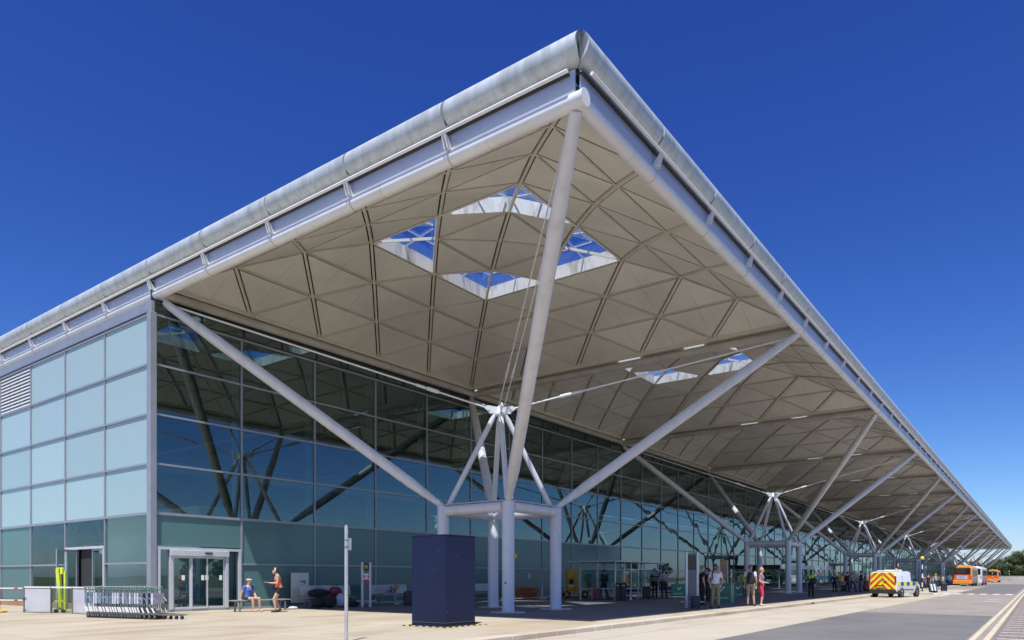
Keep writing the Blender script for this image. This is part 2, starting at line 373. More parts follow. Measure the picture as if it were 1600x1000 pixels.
for n in range(0, 10):
    for k in range(-5, 5):
        cs = [(n, k), (n+1, k), (n+1, k+1), (n, k+1)]; rr = [ringi(*c) for c in cs]; lo = min(rr)
        mid = [c for c, r in zip(cs, rr) if r == lo+1]; inn = [c for c, r in zip(cs, rr) if r == lo][0]; outc = [c for c, r in zip(cs, rr) if r == lo+2][0]
        if lo+1 <= 5: tris.append((inn, mid[0], mid[1], 'light' if lo == 1 else 'panel'))
        if lo+2 <= 5: tris.append((outc, mid[0], mid[1], 'panel'))
def edge_w(p, q):
    if p[1] == q[1]: return .105            # along the main diagonal ribs
    if p[0] == q[0]: return .080
    return .078
panel_meshes = []; allp = MB(); deck = MB(); lightcells = []
for (a, b, c, t) in tris:
    A, B, D = node(*a), node(*b), node(*c)
    nr = (B-A).cross(D-A)
    if nr.z < 0: b, c = c, b; B, D = D, B
    if t == 'light': lightcells.append((a, b, c)); continue
    d = [edge_w(b, c), edge_w(c, a), edge_w(a, b)]
    P = inset([A, B, D], d)
    mid = (P[1]+P[2])/2; e = (P[2]-P[1]).normalized()*.007
    for mbx in (MB(), allp):
        mbx.slab([P[0]-e*.2, P[1], mid-e], .06); mbx.slab([P[0]+e*.2, mid+e, P[2]], .06)
        if mbx is not allp: panel_meshes.append(mbx.mesh('panel', 'soffit'))
    deck.slab([A+Vector((0, 0, .10)), B+Vector((0, 0, .10)), D+Vector((0, 0, .10))], .05)
panels_stuff = allp.mesh('panels', 'soffit')
deck_mesh = deck.mesh('roof_deck', 'deck')
def ribbar(pts, wd, ht, drop):
    """rectangular bar following a polyline on the soffit, hanging below it"""
    mb = MB(); vs = []; fs = []
    N = len(pts)
    for i, p in enumerate(pts):
        d = (pts[min(i+1, N-1)]-pts[max(i-1, 0)]).normalized(); x = d.cross(Vector((0, 0, 1))).normalized()*wd/2; y = Vector((0, 0, 1))
        vs += [p-x-y*drop, p+x-y*drop, p+x+y*(ht-drop), p-x+y*(ht-drop)]
    for i in range(N-1):
        o = 4*i
        for j in range(4): fs.append((o+j, o+(j+1) % 4, o+4+(j+1) % 4, o+4+j))
    fs += [(3, 2, 1, 0), tuple(4*(N-1)+j for j in range(4))]
    mb._add(vs, fs); return mb
rib_meshes = []
for k in range(-4, 5): rib_meshes.append(ribbar([node(n, k) for n in range(abs(k), 11-abs(k))], .09, .15, .05).mesh('rib', 'rib'))
for n in range(1, 10): rib_meshes.append(ribbar([node(n, k) for k in range(-(5-abs(n-5)), 6-abs(n-5))], .036, .11, .022).mesh('cross_rib', 'rib'))
ring_meshes = []
for r in range(1, 5):
    pts = [node(5-r+i, -i) for i in range(r+1)]+[node(5+i, -(r-i)) for i in range(1, r+1)]+[node(5+r-i, i) for i in range(1, r+1)]+[node(5-i, r-i) for i in range(1, r+1)]
    ring_meshes.append(ribbar(pts, .034, .10, .02).mesh('ring_rib', 'rib'))
s8 = 8.80
fr = MB()
for (lo, hi) in (((-s8-.02, -s8-.06, -.13), (s8+.02, -s8+.06, .17)), ((-s8-.02, s8-.06, -.13), (s8+.02, s8+.06, .17)), ((-s8-.06, -s8+.06, -.13), (-s8+.06, s8-.06, .17)), ((s8-.06, -s8+.06, -.13), (s8+.06, s8-.06, .17))):
    fr.box(lo, hi)
edge_mesh = fr.mesh('edge_frame', 'rib')
# rooflights: four arrow-shaped ones, each two triangles with white upstand, glazing and bars
RL = []
pairs = []
rest = list(lightcells)
while rest:
    a = rest.pop()
    for b in rest:
        if b[0] == a[0]: rest.remove(b); pairs.append((a, b)); break
for a, b in pairs:
    cu = MB(); gz = MB(); br = MB(); H = .52
    for cell in (a, b):
        P = [node(*q) for q in cell]
        cen = (P[0]+P[1]+P[2])/3; other = b if cell is a else a
        for i in range(3):
            p, q = P[i], P[(i+1) % 3]; kp, kq = cell[i], cell[(i+1) % 3]
            if kp in other and kq in other: continue
            inn = (cen-(p+q)/2); inn.z = 0; inn.normalize(); tk = inn*.05
            p2, q2 = p+inn*.02, q+inn*.02
            zt = max(P[0].z, P[1].z, P[2].z)
            up = Vector((0, 0, H)); dn = Vector((0, 0, -.02))
            vs = [p2+dn, q2+dn, q2+up, p2+up, p2+tk+dn, q2+tk+dn, q2+tk+up, p2+tk+up]
            cu._add(vs, [(0, 1, 2, 3), (7, 6, 5, 4), (4, 5, 1, 0), (3, 2, 6, 7), (0, 3, 7, 4), (1, 5, 6, 2)])
        up = Vector((0, 0, H+.01)); gz.slab([p+up for p in P], .02)
        # bars
        long = [(P[i], P[(i+1) % 3], P[(i+2) % 3]) for i in range(3)]
        apex, e1, e2 = P[0], P[1], P[2]
        for f_ in (.5,):
            p, q = e1.lerp(e2, f_), apex
            br.path([p+Vector((0, 0, H-.03)), q.lerp(p, .12)+Vector((0, 0, H-.03))], [.035, .035], 4, smooth=False)
        pq = [apex.lerp(e1, .5), apex.lerp(e2, .5)]
        br.path([pq[0]+Vector((0, 0, H-.03)), pq[1]+Vector((0, 0, H-.03))], [.03, .03], 4, smooth=False)
    RL.append((cu.mesh('rooflight', 'curb'), gz.mesh('pane', 'glass_roof'), br.mesh('glazing_bar', 'white_steel')))
NB = 17
def make_dome(j, full, row=0):
    where = 'at the sharp roof corner' if j == 0 else f'{ORD[j]} along the road from the sharp roof corner'
    t = thing('roof_dome', f'beige triangulated roof dome, {where}', 'roof dome', (-9-18*row, 9+18*j, BASE), group='domed roof bays')
    for me in (panel_meshes if full else []): link('panel', me, t)
    if not full: link('panels', panels_stuff, t, kind='stuff')
    for me in rib_meshes: link(me.name.split('.')[0], me, t)
    for me in ring_meshes: link('ring_rib', me, t)
    link('edge_frame', edge_mesh, t); link('roof_deck', deck_mesh, t)
    for cu, gz, br in RL:
        o = link('rooflight', cu, t); link('pane', gz, o); link('glazing_bar', br, o)
    return t
for j in range(NB): make_dome(j, j < 4)
for rw in (1, 2):
    for j in range(5):
        d_ = make_dome(j, False, rw); d_['label'] = f'roof dome over the hall behind the glass, row {("one", "two")[rw-1]}, {ORD[j]} from the end wall'; d_['group'] = 'domed roof bays inside the hall'

# ------------------------------------------------------------------ roof frame: edge tubes, cross beams, deck strips
YE = 18.0*NB; ZT = 11.65; XL = -54.0
rf = thing('roof_frame', 'painted tube beams on an eighteen metre grid under the domes', 'roof frame', (-9, 9, 0))
def L_(v): return (v[0]+9, v[1]-9, v[2])
def fr_tube(name, a, b, r, m='beam', n=16): return MB().tube(L_(a), L_(b), r, n=n).build(name, m, rf)
for j in range(1, NB+1):
    y = 18*j
    fr_tube('cross_beam', (-.1, y, ZT), (-17.9, y, ZT), .17)
    # channel over the beam with short skylight slots
    g = MB()
    for xa, xb in ((-17.6, -8.6), (-7.4, -5.2), (-4.2, -.2)): g.box(L_((xa, y-.14, 11.98)), L_((xb, y+.14, 12.06)))
    g.build('valley_gutter', 'beam', rf); MB().box(L_((-17.6, y-.14, 12.25)), L_((-.2, y+.14, 12.27))).build('valley_glass', 'glass_roof', rf)
fr_tube('wall_beam', (-17.76, .1, ZT), (-17.76, YE, ZT), .17)
# deck strips closing the roof to its edges (all above the tubes)
mb = MB()
mb.box(L_((-.14, 0.0, 12.19)), L_((.16, YE+.2, 12.24))); mb.box(L_((XL, -.16, 12.19)), L_((-.14, .14, 12.24)))
mb.box(L_((-18.14, .14, 12.19)), L_((-17.86, YE, 12.24)))
mb.build('deck_strip', 'dark_metal', rf)
MB().box(L_((XL, 90.1, 12.25)), L_((-18.14, YE, 12.4))).build('roof_slab', 'soffit', rf)
for xx in (-36, -54): fr_tube('hall_beam', (xx, .1, ZT), (xx, 90, ZT), .17)
for yy in range(18, 91, 18): fr_tube('hall_beam', (-18.2, yy, ZT), (-54, yy, ZT), .17)
mb = MB()
for xx in (-36, -54): mb.box(L_((xx-.14, .14, 12.19)), L_((xx+.14, 90, 12.24)))
for yy in range(18, 91, 18): mb.box(L_((-54, yy-.14, 12.30)), L_((-18.14, yy+.14, 12.34)))
mb.build('deck_strip', 'dark_metal', rf)

# ------------------------------------------------------------------ roof edges
def roof_edge(axis, length, label, end):
    """axis 'y': along the road at x=0; axis 'x': along the end wall at y=0 towards -x"""
    t = thing('roof_edge', label, 'roof edge', (0, 0, ZT))
    def P(s, o, z): return (o, s, z-ZT) if axis == 'y' else (-s, -o, z-ZT)
    n = int(length/3.6)
    # structural tube with collars
    MB().tube(P(-.19 if axis == 'x' else .02, 0, ZT), P(length, 0, ZT), .175, n=24).build('edge_tube', 'edge_white', t)
    for i in range(0, n+1):
        s = 3.6*i
        if i > 0 and i < 40:
            MB().tube(P(s-.02, 0, ZT), P(s+.02, 0, ZT), .182, n=24).build('collar', 'steel_grime', t)
            MB().tube(P(s-1.2, 0, ZT), P(s-1.19, 0, ZT), .1775, n=24).build('collar', 'steel_grime', t)
    gz, gr, go = 12.67, .345, .06
    for i in range(n):
        s0, s1 = 3.6*i+.035, 3.6*(i+1)-.035
        if i == 0: s0 = 0.0
        prof = [(go+gr*math.cos(a), gz+gr*math.sin(a)) for a in [math.radians(d) for d in range(-118, 131, 8)]]
        mb = MB(); vs = []; fs = []; NP = len(prof)
        for (o, z) in prof:
            m0 = -min(o, .20)+.012 if i == 0 else s0
            vs += [P(m0, o, z), P(s1, o, z)]
        fs = [(2*k, 2*k+1, 2*k+3, 2*k+2) for k in range(NP-1)]
        mb._add(vs, fs, True)
        cap = [P(s1, o, z) for o, z in prof]; mb._add(cap, [tuple(range(NP))], False)
        cap = [P((-min(o, .20)+.012 if i == 0 else s0), o, z) for o, z in prof]; mb._add(cap, [tuple(range(NP))[::-1]], False)
        mb.build('gutter_segment', 'gutter', t)
        # fascia panel behind the rail
        a, b = P(3.6*i+.01, .05, 11.80), P(3.6*(i+1)-.01, .09, 12.30)
        MB().box([min(a[q], b[q]) for q in range(3)], [max(a[q], b[q]) for q in range(3)]).build('fascia_panel', 'fascia', t)
        # bracket: tapering plate from tube up to rail, then a strut to the gutter
        s = 3.6*(i+1)
        if i < n-1:
            mb = MB()
            for ds in (-.05, .05):
                vs = [P(s+ds-.012, .06, 11.80), P(s+ds-.012, .26, 11.78), P(s+ds-.012, .36, 12.12), P(s+ds-.012, .30, 12.12),
                      P(s+ds+.012, .06, 11.80), P(s+ds+.012, .26, 11.78), P(s+ds+.012, .36, 12.12), P(s+ds+.012, .30, 12.12)]
                mb._add(vs, [(0, 1, 2, 3), (7, 6, 5, 4), (0, 4, 5, 1), (1, 5, 6, 2), (2, 6, 7, 3), (3, 7, 4, 0)])
            mb.tube(P(s, .12, 11.78), P(s, .33, 12.14), .035, n=6)
            mb.tube(P(s, .30, 12.12), P(s, .12, 12.45), .025, n=6)
            mb.build('bracket', 'white_steel', t)
    MB().tube(P(.05, .33, 12.14), P(length, .33, 12.14), .042, n=10).build('rail', 'white_steel', t)
    a, b = P(-.02, .02, 12.302), P(length, .03, 12.62)
    MB().box([min(a[q], b[q]) for q in range(3)], [max(a[q], b[q]) for q in range(3)]).build('shadow_gap', 'dark_metal', t)
    if axis == 'x': MB().tube(P(-.215, 0, ZT), P(-.19, 0, ZT), .188, n=24).build('end_cap', 'white_steel', t)
    return t
roof_edge('y', YE, 'long grey half-round roof edge with white rail above the road', 0)
roof_edge('x', 54.0, 'grey half-round roof edge with white rail above the pale glass end wall', 0)

# ------------------------------------------------------------------ branching columns
SQ = 1.5813
def make_column():
    t = thing('branching_column', '', 'column', (-9, 9, 0), group='branching steel columns along the road front')
    cs = [(s0*SQ, s1*SQ) for s0, s1 in ((1, -1), (1, 1), (-1, 1), (-1, -1))]
    HB = 3.86
    for (x, y) in cs:
        MB().lathe([(.228, .0), (.228, HB+.16), (.21, HB+.2), (0, HB+.2)], (x, y, 0), 28).build('column', 'steel', t)
        MB().lathe([(0, .03), (.62, .03), (.66, .0)][::-1], (x, y, 0), 28).build('base_ring', 'steel_grime', t)
    for i in range(4):
        a, b = Vector((*cs[i], HB)), Vector((*cs[(i+1) % 4], HB)); d = (b-a).normalized()
        MB().tube(a+d*.2, b-d*.2, .2, n=20).build('ring_beam', 'steel', t)
        up = Vector((0, 0, .21)); sd = Vector((-d.y, d.x, 0))*.09
        mb = MB().slab([a+d*.2+up-sd, b-d*.2+up-sd, b-d*.2+up+sd, a+d*.2+up+sd], .04, nrm=(0, 0, 1)); mb.build('top_plate', 'steel_grime', t)
    HZ = 7.70
    for (x, y) in cs:
        a = Vector((x*.93, y*.93, HB+.12)); b = Vector((x*.09, y*.09, HZ))
        MB().path([a, a.lerp(b, .06), a.lerp(b, .94), b], [.07, .105, .105, .06], 14).build('strut', 'steel', t)
    hub = MB().lathe([(0, 0), (.2, .02), (.24, .1), (.12, .2), (.1, .42), (0, .44)], (0, 0, HZ-.1), 18)
    for (x, y) in cs:
        d = Vector((x, y, 0)).normalized(); s = Vector((-d.y, d.x, 0))*.03
        q = [d*.05+Vector((0, 0, HZ+.05)), d*.40+Vector((0, 0, HZ+.02)), d*.62+Vector((0, 0, HZ+.24)), d*.50+Vector((0, 0, HZ+.34)), d*.05+Vector((0, 0, HZ+.28))]
        hub._add([v-s for v in q]+[v+s for v in q], [(0, 1, 2, 3, 4), (9, 8, 7, 6, 5)]+[(k, (k+1) % 5, 5+(k+1) % 5, 5+k)[::-1] for k in range(5)])
        pz = d*.48+Vector((0, 0, HZ+.2)); hub.tube(pz-s*2, pz+s*2, .07, n=12)
    hub.build('hub', 'white_steel', t)
    for i, (x, y) in enumerate(cs):
        a = Vector((x, y, HB+.17)); b = Vector((math.copysign(8.93, x), math.copysign(8.93, y), ZT-.14))
        MB().path([a, a.lerp(b, .035), a.lerp(b, .12), a.lerp(b, .80), a.lerp(b, .985), b], [.10, .13, .205, .205, .15, .13], 24).build('branch', 'steel', t)
        pj = a.lerp(b, .02); dd = (b-a).normalized().cross(Vector((0, 0, 1))).normalized()*.14
        MB().tube(pj-dd, pj+dd, .09, n=14).build('pin', 'steel', t)
        d = Vector((x, y, 0)).normalized(); h = d*.52+Vector((0, 0, HZ+.24)); e = Vector((math.copysign(8.7, x), math.copysign(8.7, y), ZT-.32))
        sd = Vector((-d.y, d.x, 0))
        offs = (-.11, .11) if i == 0 else (0,)
        for o in offs:
            r = .02 if i == 0 else .036
            p, q = h+sd*o, e+sd*o
            MB().tube(p, q, r, n=8).tube(p.lerp(q, .16), p.lerp(q, .20), r*2.1, n=10).tube(p.lerp(q, .205), p.lerp(q, .235), r*1.6, n=10).build('tie_rod', 'white_steel' if i else 'steel', t)
    return t
col0 = make_column()
mb = MB().box((.0, 0, 0), (.012, .165, .165)); sgn = mb.build('notice', 'hazard_yellow', col0, loc=(SQ+.222, -SQ+.05, 1.98))
mb = MB().box((0, 0, 0), (.02, .06, .06)); mb.build('sensor', 'dark_metal', col0, loc=(SQ+.02, -SQ-.236, 1.05), rz=-1.3)
col0['label'] = 'white steel branching column at the roof corner beside the navy box'
for k in range(1, 9):
    c = copy_tree(col0, None, f'white steel branching column, {ORD[k]} along the road from the navy box', (-9, 9+36*k, 0))
    for ch in list(c.children):
        if ch.name.startswith(('notice', 'sensor')): bpy.data.objects.remove(ch)
# ------------------------------------------------------------------ glass walls
FX = -17.73; FY0 = -.32; PW = 3.6; RH = 1.8034; ZG = 6*RH
ff = thing('glass_facade', 'long green-tinted glass wall under the canopy facing the road', 'glass wall', (FX, FY0, 0))
NP_ = 85
def fpane(i, j, m, z0=None, z1=None, y0=None, y1=None, nm='pane'):
    za = (RH*j if z0 is None else z0)+.03; zb = (RH*(j+1) if z1 is None else z1)-.03
    ya = (PW*i if y0 is None else y0)+.04; yb = (PW*(i+1) if y1 is None else y1)-.04
    mb = MB(); tl = random.uniform(-.0012, .0012); tw = random.uniform(-.0012, .0012)
    w_, h_ = yb-ya, zb-za
    vs = [(-.01+sx*.006+tw*(sy-.5)*w_+tl*(sz-.5)*h_, ya+sy*w_, za+sz*h_) for sx in (0, 1) for sy, sz in ((0, 0), (1, 0), (1, 1), (0, 1))]
    mb._add(vs, [(3, 2, 1, 0), (4, 5, 6, 7), (0, 1, 5, 4), (1, 2, 6, 5), (2, 3, 7, 6), (3, 0, 4, 7)])
    return mb if nm is None else mb.build(nm, m, ff)
far = MB(); farm = []
DOORS = {10, 11, 12, 16, 17, 22, 23, 30, 31, 40, 41, 55, 56}
for i in range(NP_):
    for j in range(6):
        mt = 'glass_frost' if (j < 2 and i < 10) else ('glass_vision' if i < 11 else 'glass_wavy')
        if i == 0 and j == 0: continue
        if i == 0 and j == 1: fpane(i, j, 'glass_frost', z0=2.42); continue
        if i < 49: fpane(i, j, mt)
        else:
            b = fpane(i, j, mt, nm=None); far._add(b.v, b.f)
far.build('panes', 'glass_wavy', ff, kind='stuff')
for i in range(1, NP_+1):
    MB().box((-.07, PW*i-.035, 0), (.045, PW*i+.035, ZG)).build('mullion', 'alu', ff)
    if i < 40:   # inner glazing post behind the glass
        MB().box((-.60, PW*i-.05, 3.66), (-.50, PW*i+.05, ZG)).box((-.36, PW*i-.05, 3.66), (-.26, PW*i+.05, ZG)).build('glazing_post', 'cabin_white', ff)
for j in range(1, 7):
    h = .035 if j != 2 else .05
    y0 = 0.14 if j > 1 else PW+.04
    MB().box((-.06, y0, RH*j-h), (.052, PW*NP_, RH*j+h)).build('transom', 'alu', ff)
MB().box((-.08, 0.14, 0), (.06, PW*NP_, .09)).build('sill', 'alu', ff)
MB().box((-.13, -.13, 0), (.13, .13, ZG+.05), bev=.02).build('corner_post', 'alu', ff)
# head strip between glass top and roof beam
for i in range(0, 49*2):
    y0 = PW/2*i+.14
    MB().box((-.03, y0+.03, ZG+.12), (-.015, y0+PW/2-.03, ZG+.52)).build('head_pane', 'glass_vision', ff)
MB().box((-.06, .14, ZG+.04), (.03, PW*NP_, ZG+.12)).box((-.06, .14, ZG+.52), (.03, PW*NP_, ZG+.58)).box((-.36, .14, ZG+.50), (-.30, PW*NP_, ZG+1.3)).build('head_frame', 'dark_metal', ff)
mb = MB()
for i in range(0, NP_*2+1): mb.box((-.055, PW/2*i+.11, ZG+.121), (.02, PW/2*i+.17, ZG+.519))
mb.build('head_posts', 'dark_metal', ff, kind='stuff')
# sliding door in the first bay
sd = MB().box((-.16, .16, 2.30), (.10, 3.54, 2.40)).box((-.16, .62, 2.08), (.16, 2.98, 2.298), bev=.01).build('sliding_door', 'alu_light', ff)
for (y0, y1) in ((.17, .27), (.62, .74), (2.86, 2.98), (3.44, 3.54)): MB().box((-.10, y0, .09), (.10, y1, 2.298 if (y0 < .5 or y1 > 3) else 2.078)).build('door_post', 'alu_light', sd)
for (y0, y1, x) in ((.76, 1.45, .02), (1.45, 2.12, .06), (2.10, 2.84, .02)):
    MB().box((x-.02, y0, .09), (x+.02, y0+.05, 2.07)).box((x-.02, y1-.05, .09), (x+.02, y1, 2.07)).box((x-.02, y0+.05, .09), (x+.02, y1-.05, .17)).box((x-.02, y0+.05, 2.0), (x+.02, y1-.05, 2.07)).build('door_leaf', 'alu_light', sd)
    MB().box((x-.006, y0+.05, .17), (x+.006, y1-.05, 2.0)).build('door_pane', 'glass_vision', sd)
for (y0, y1) in ((.27, .62), (2.98, 3.44)): MB().box((-.006, y0, .09), (.006, y1, 2.298)).build('side_pane', 'glass_vision', sd)
MB().box((.161, 1.95, 2.17), (.22, 2.25, 2.23), bev=.01).build('door_sensor', 'dark_metal', sd)
for y, x in ((1.1, .032), (1.85, .072), (2.02, .074), (2.62, .032)): MB().box((x, y, 1.17), (x+.004, y+.12, 1.36)).build('door_notice', 'cabin_white', sd)

# end wall
fe = thing('glass_facade', 'pale cyan glass end wall around the corner from the canopy', 'glass wall', (FX, FY0, 0))
NE = 10
def epane(i, j, m, z0=None, z1=None, x0=None, x1=None, nm='pane'):
    za = (RH*j if z0 is None else z0)+.03; zb = (RH*(j+1) if z1 is None else z1)-.03
    xa = -(PW*i if x0 is None else x0)-.04; xb = -(PW*(i+1) if x1 is None else x1)+.04
    tl = random.uniform(-.001, .001)
    mb = MB(); h_ = zb-za
    vs = [(x, .004+sy*.006+tl*(z-za), z) for sy in (0, 1) for x, z in ((xb, za), (xa, za), (xa, zb), (xb, zb))]
    mb._add(vs, [(0, 1, 2, 3), (7, 6, 5, 4), (0, 4, 5, 1), (1, 5, 6, 2), (2, 6, 7, 3), (3, 7, 4, 0)])
    return mb.build(nm, m, fe)
for i in range(NE):
    for j in range(6):
        if i == 3 and j == 5: continue
        if i == 1 and j == 0: continue
        if i == 1 and j == 1: epane(i, j, 'glass_clear', z0=2.5); continue
        epane(i, j, 'glass_pale' if j >= 2 else ('glass_clear' if i < 3 else 'glass_frost'))
    MB().box((-PW*(i+1)-.035, -.045, 0), (-PW*(i+1)+.035, .07, ZG)).build('mullion', 'alu', fe)
for j in range(1, 7):
    h = .035 if j != 2 else .05
    if j == 1:
        MB().box((-PW*1+.04, -.05, RH-h), (-.14, .06, RH+h)).build('transom', 'alu', fe); MB().box((-PW*NE, -.05, RH-h), (-PW*2-.04, .06, RH+h)).build('transom', 'alu', fe)
    else: MB().box((-PW*NE, -.052, RH*j-h), (-.14, .06, RH*j+h)).build('transom', 'alu', fe)
lv = MB().box((-4*PW+.04, .03, 5*RH+.03), (-3*PW-.04, .05, 6*RH-.03)).build('louvre', 'alu', fe)
for k in range(11):
    z = 5*RH+.06+k*.155
    for q in range(3):
        xa = -4*PW+.06+q*1.17
        MB().slab([(xa, -.03, z), (xa+1.12, -.03, z), (xa+1.12, .02, z+.115), (xa, .02, z+.115)], .012).build('slat', 'louvre', lv)
MB().box((XL-FX, .0, ZG+.06), (-.02, .2, ZG+.50)).build('head_fascia', 'alu', fe)
MB().box((XL-FX, -.06, ZG+.04), (-.14, .0, ZG+.10)).build('head_trim', 'dark_metal', fe)
# open double door with dark opening (second bay)
dr = MB().box((-2*PW+.04, -.06, 2.42), (-PW-.04, .07, 2.52)).box((-PW-.14, -.05, 0), (-PW-.04, .06, 2.42)).box((-2*PW+.04, -.05, 0), (-2*PW+.14, .06, 2.42)).build('door', 'alu_light', fe)
for (x0, x1) in ((-PW-1.12, -PW-.14), (-2*PW+.14, -2*PW+1.2)):
    MB().box((x0, -.02, .02), (x0+.06, .02, 2.42)).box((x1-.06, -.02, .02), (x1, .02, 2.42)).box((x0+.06, -.02, .02), (x1-.06, .02, .12)).box((x0+.06, -.02, 2.34), (x1-.06, .02, 2.42)).build('door_leaf', 'alu', dr)
    MB().box((x0+.06, -.005, .12), (x1-.06, .005, 2.34)).build('door_pane', 'glass_clear', dr)
ol = MB().box((-.03, 0, .02), (.03, .06, 2.40)).box((-.03, .9, .02), (.03, .96, 2.40)).box((-.03, .06, .02), (.03, .9, .12)).box((-.03, .06, 2.32), (.03, .9, 2.40)).build('open_leaf', 'alu', dr, loc=(-2*PW+1.25, -.06, 0), rz=math.radians(-160))
MB().box((-.005, .06, .12), (.005, .9, 2.32)).build('open_pane', 'glass_clear', ol, loc=(0, 0, 0))
# interior: floor is the pavement slab; back wall, cabins, inner columns
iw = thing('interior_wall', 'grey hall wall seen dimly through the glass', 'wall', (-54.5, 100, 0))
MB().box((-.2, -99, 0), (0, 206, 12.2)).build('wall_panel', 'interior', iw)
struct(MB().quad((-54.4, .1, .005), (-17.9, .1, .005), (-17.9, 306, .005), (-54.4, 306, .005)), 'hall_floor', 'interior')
lc = thing('door_dark_panel', 'added black panel darkening the open door of the end wall', 'curtain', (FX-2*PW+1.84, -.2, 0)); MB().box((-.62, -.02, .01), (.62, .02, 2.6)).build('dark_sheet', 'gap_dark', lc)  # added black sheet, stands in for the darkness inside the open doorway
cb = thing('retail_cabin', 'white flat-topped cabin inside the glass corner', 'cabin', (-24, 5, 0))
MB().box((-3, -2.9, 0), (5.2, 4.5, 4.0), bev=.03).build('cabin_wall', 'cabin_white', cb); MB().box((-3.1, -3.0, 4.002), (5.3, 4.6, 4.12)).build('cabin_roof', 'cabin_white', cb)
for k in range(3):
    copy_tree(col0, None, f'dark branching column inside the hall, {ORD[k]} from the corner behind the glass', (-45, 9+36*k, 0))
# ------------------------------------------------------------------ helpers for placing
def Yat(px, x):
    k = (px-800)/FOC; dx = x-CAM[0]
    return CAM[1]+dx*(k*FW.x-RT.x)/(RT.y-k*FW.y)
def PD(px, depth, z=0.0):
    k = (px-800)/FOC; v = FW+RT*k
    return Vector((CAM[0]+depth*v.x, CAM[1]+depth*v.y, z))
def loft(mb, rings, mi=0, smooth=True, cap=True):
    n = len(rings[0]); vs = [p for r in rings for p in r]
    fs = [(i*n+k, i*n+(k+1) % n, (i+1)*n+(k+1) % n, (i+1)*n+k) for i in range(len(rings)-1) for k in range(n)]
    if cap: fs += [tuple(range(n))[::-1], tuple((len(rings)-1)*n+k for k in range(n))]
    mb._add(vs, fs, smooth, mi); return mb
def autosharp(o, ang=.6):
    me = o.data; me.polygons.foreach_set('use_smooth', [True]*len(me.polygons)); me.set_sharp_from_angle(angle=ang); return o
def text_mesh(s, size, m, bold=0.0):
    cu = bpy.data.curves.new('lettering', 'FONT'); cu.body = s; cu.size = size; cu.extrude = .002; cu.align_x = 'CENTER'; cu.align_y = 'CENTER'; cu.offset = bold; cu.resolution_u = 3
    o = bpy.data.objects.new('lettering', cu); C.objects.link(o); dg = bpy.context.evaluated_depsgraph_get(); dg.update()
    me = bpy.data.meshes.new_from_object(o.evaluated_get(dg)); bpy.data.objects.remove(o); bpy.data.curves.remove(cu)
    me.materials.clear(); me.materials.append(M[m]); return me
def lettering(s, size, m, parent, loc, rot, bold=0.0):
    o = link('lettering', text_mesh(s, size, m, bold), parent, loc); o.rotation_euler = rot; return o
mat('navy', (.007, .014, .05), .5, spec=.3, var=.10, vscale=2.0, bump=.02, bscale=60)
mat('black_plastic', (.018, .018, .02), .45, var=.15, vscale=8); mat('black_cloth', (.02, .02, .024), .85, var=.3, vscale=12, bump=.3, bscale=30)
mat('red_plastic', (.55, .06, .03), .5); mat('orange_plastic', (.42, .09, .02), .5, var=.2, vscale=5); mat('lift_yellow', (.62, .34, .03), .45, var=.15, vscale=4)
mat('lime', (.62, .72, .05), .5, var=.08, vscale=6); mat('green_sign', (.01, .16, .085), .4); mat('green_handle', (.03, .30, .18), .45)
mat('panel_grey', (.50, .51, .56), .55, var=.08, vscale=1.5); mat('totem_grey', (.13, .135, .15), .45, var=.08, vscale=3); mat('screen_black', (.012, .012, .014), .15)
mat('galv', (.55, .56, .57), .38, metal=.6, var=.12, vscale=6); mat('galv_dark', (.20, .205, .21), .45, metal=.4, var=.2, vscale=8); mat('ad_blue', (.15, .20, .28), .4, var=.5, vscale=9); mat('ad_white', (.50, .54, .62), .4, var=.15, vscale=9)
mat('board_grey', (.60, .61, .58), .5, var=.05, vscale=3); mat('bench_wood', (.36, .33, .28), .7, var=.15, vscale=5); mat('bench_back', (.46, .47, .48), .5, var=.06, vscale=3)
mat('plinth_brown', (.34, .22, .11), .8, var=.15, vscale=3); mat('teal_band', (.02, .20, .26), .4); mat('sign_white', (.75, .75, .75), .5); mat('sign_yellow', (.75, .62, .08), .5); mat('sign_red', (.55, .07, .05), .5)
mat('suit_navy', (.012, .018, .04), .5, var=.2, vscale=10); mat('suit_red', (.20, .03, .03), .5, var=.2, vscale=10); mat('concrete_block', (.48, .46, .42), .85, var=.15, vscale=4)
def hazard_mat():
    m = bpy.data.materials.new('hazard_tape'); m.use_nodes = True; n = m.node_tree; p = n.nodes['Principled BSDF']; p.inputs['Roughness'].default_value = .6
    t = n.nodes.new('ShaderNodeNewGeometry'); sx = n.nodes.new('ShaderNodeSeparateXYZ'); n.links.new(t.outputs['Position'], sx.inputs[0])
    a = n.nodes.new('ShaderNodeMath'); n.links.new(sx.outputs[0], a.inputs[0]); n.links.new(sx.outputs[1], a.inputs[1])
    f = n.nodes.new('ShaderNodeMath'); f.operation = 'PINGPONG'; f.inputs[1].default_value = .12; n.links.new(a.outputs[0], f.inputs[0])
    g = n.nodes.new('ShaderNodeMath'); g.operation = 'GREATER_THAN'; g.inputs[1].default_value = .06; n.links.new(f.outputs[0], g.inputs[0])
    mx = n.nodes.new('ShaderNodeMix'); mx.data_type = 'RGBA'; n.links.new(g.outputs[0], mx.inputs[0]); mx.inputs[6].default_value = (.02, .02, .02, 1); mx.inputs[7].default_value = (.6, .46, .10, 1)
    n.links.new(mx.outputs[2], p.inputs['Base Color']); M['hazard_tape'] = m
hazard_mat()
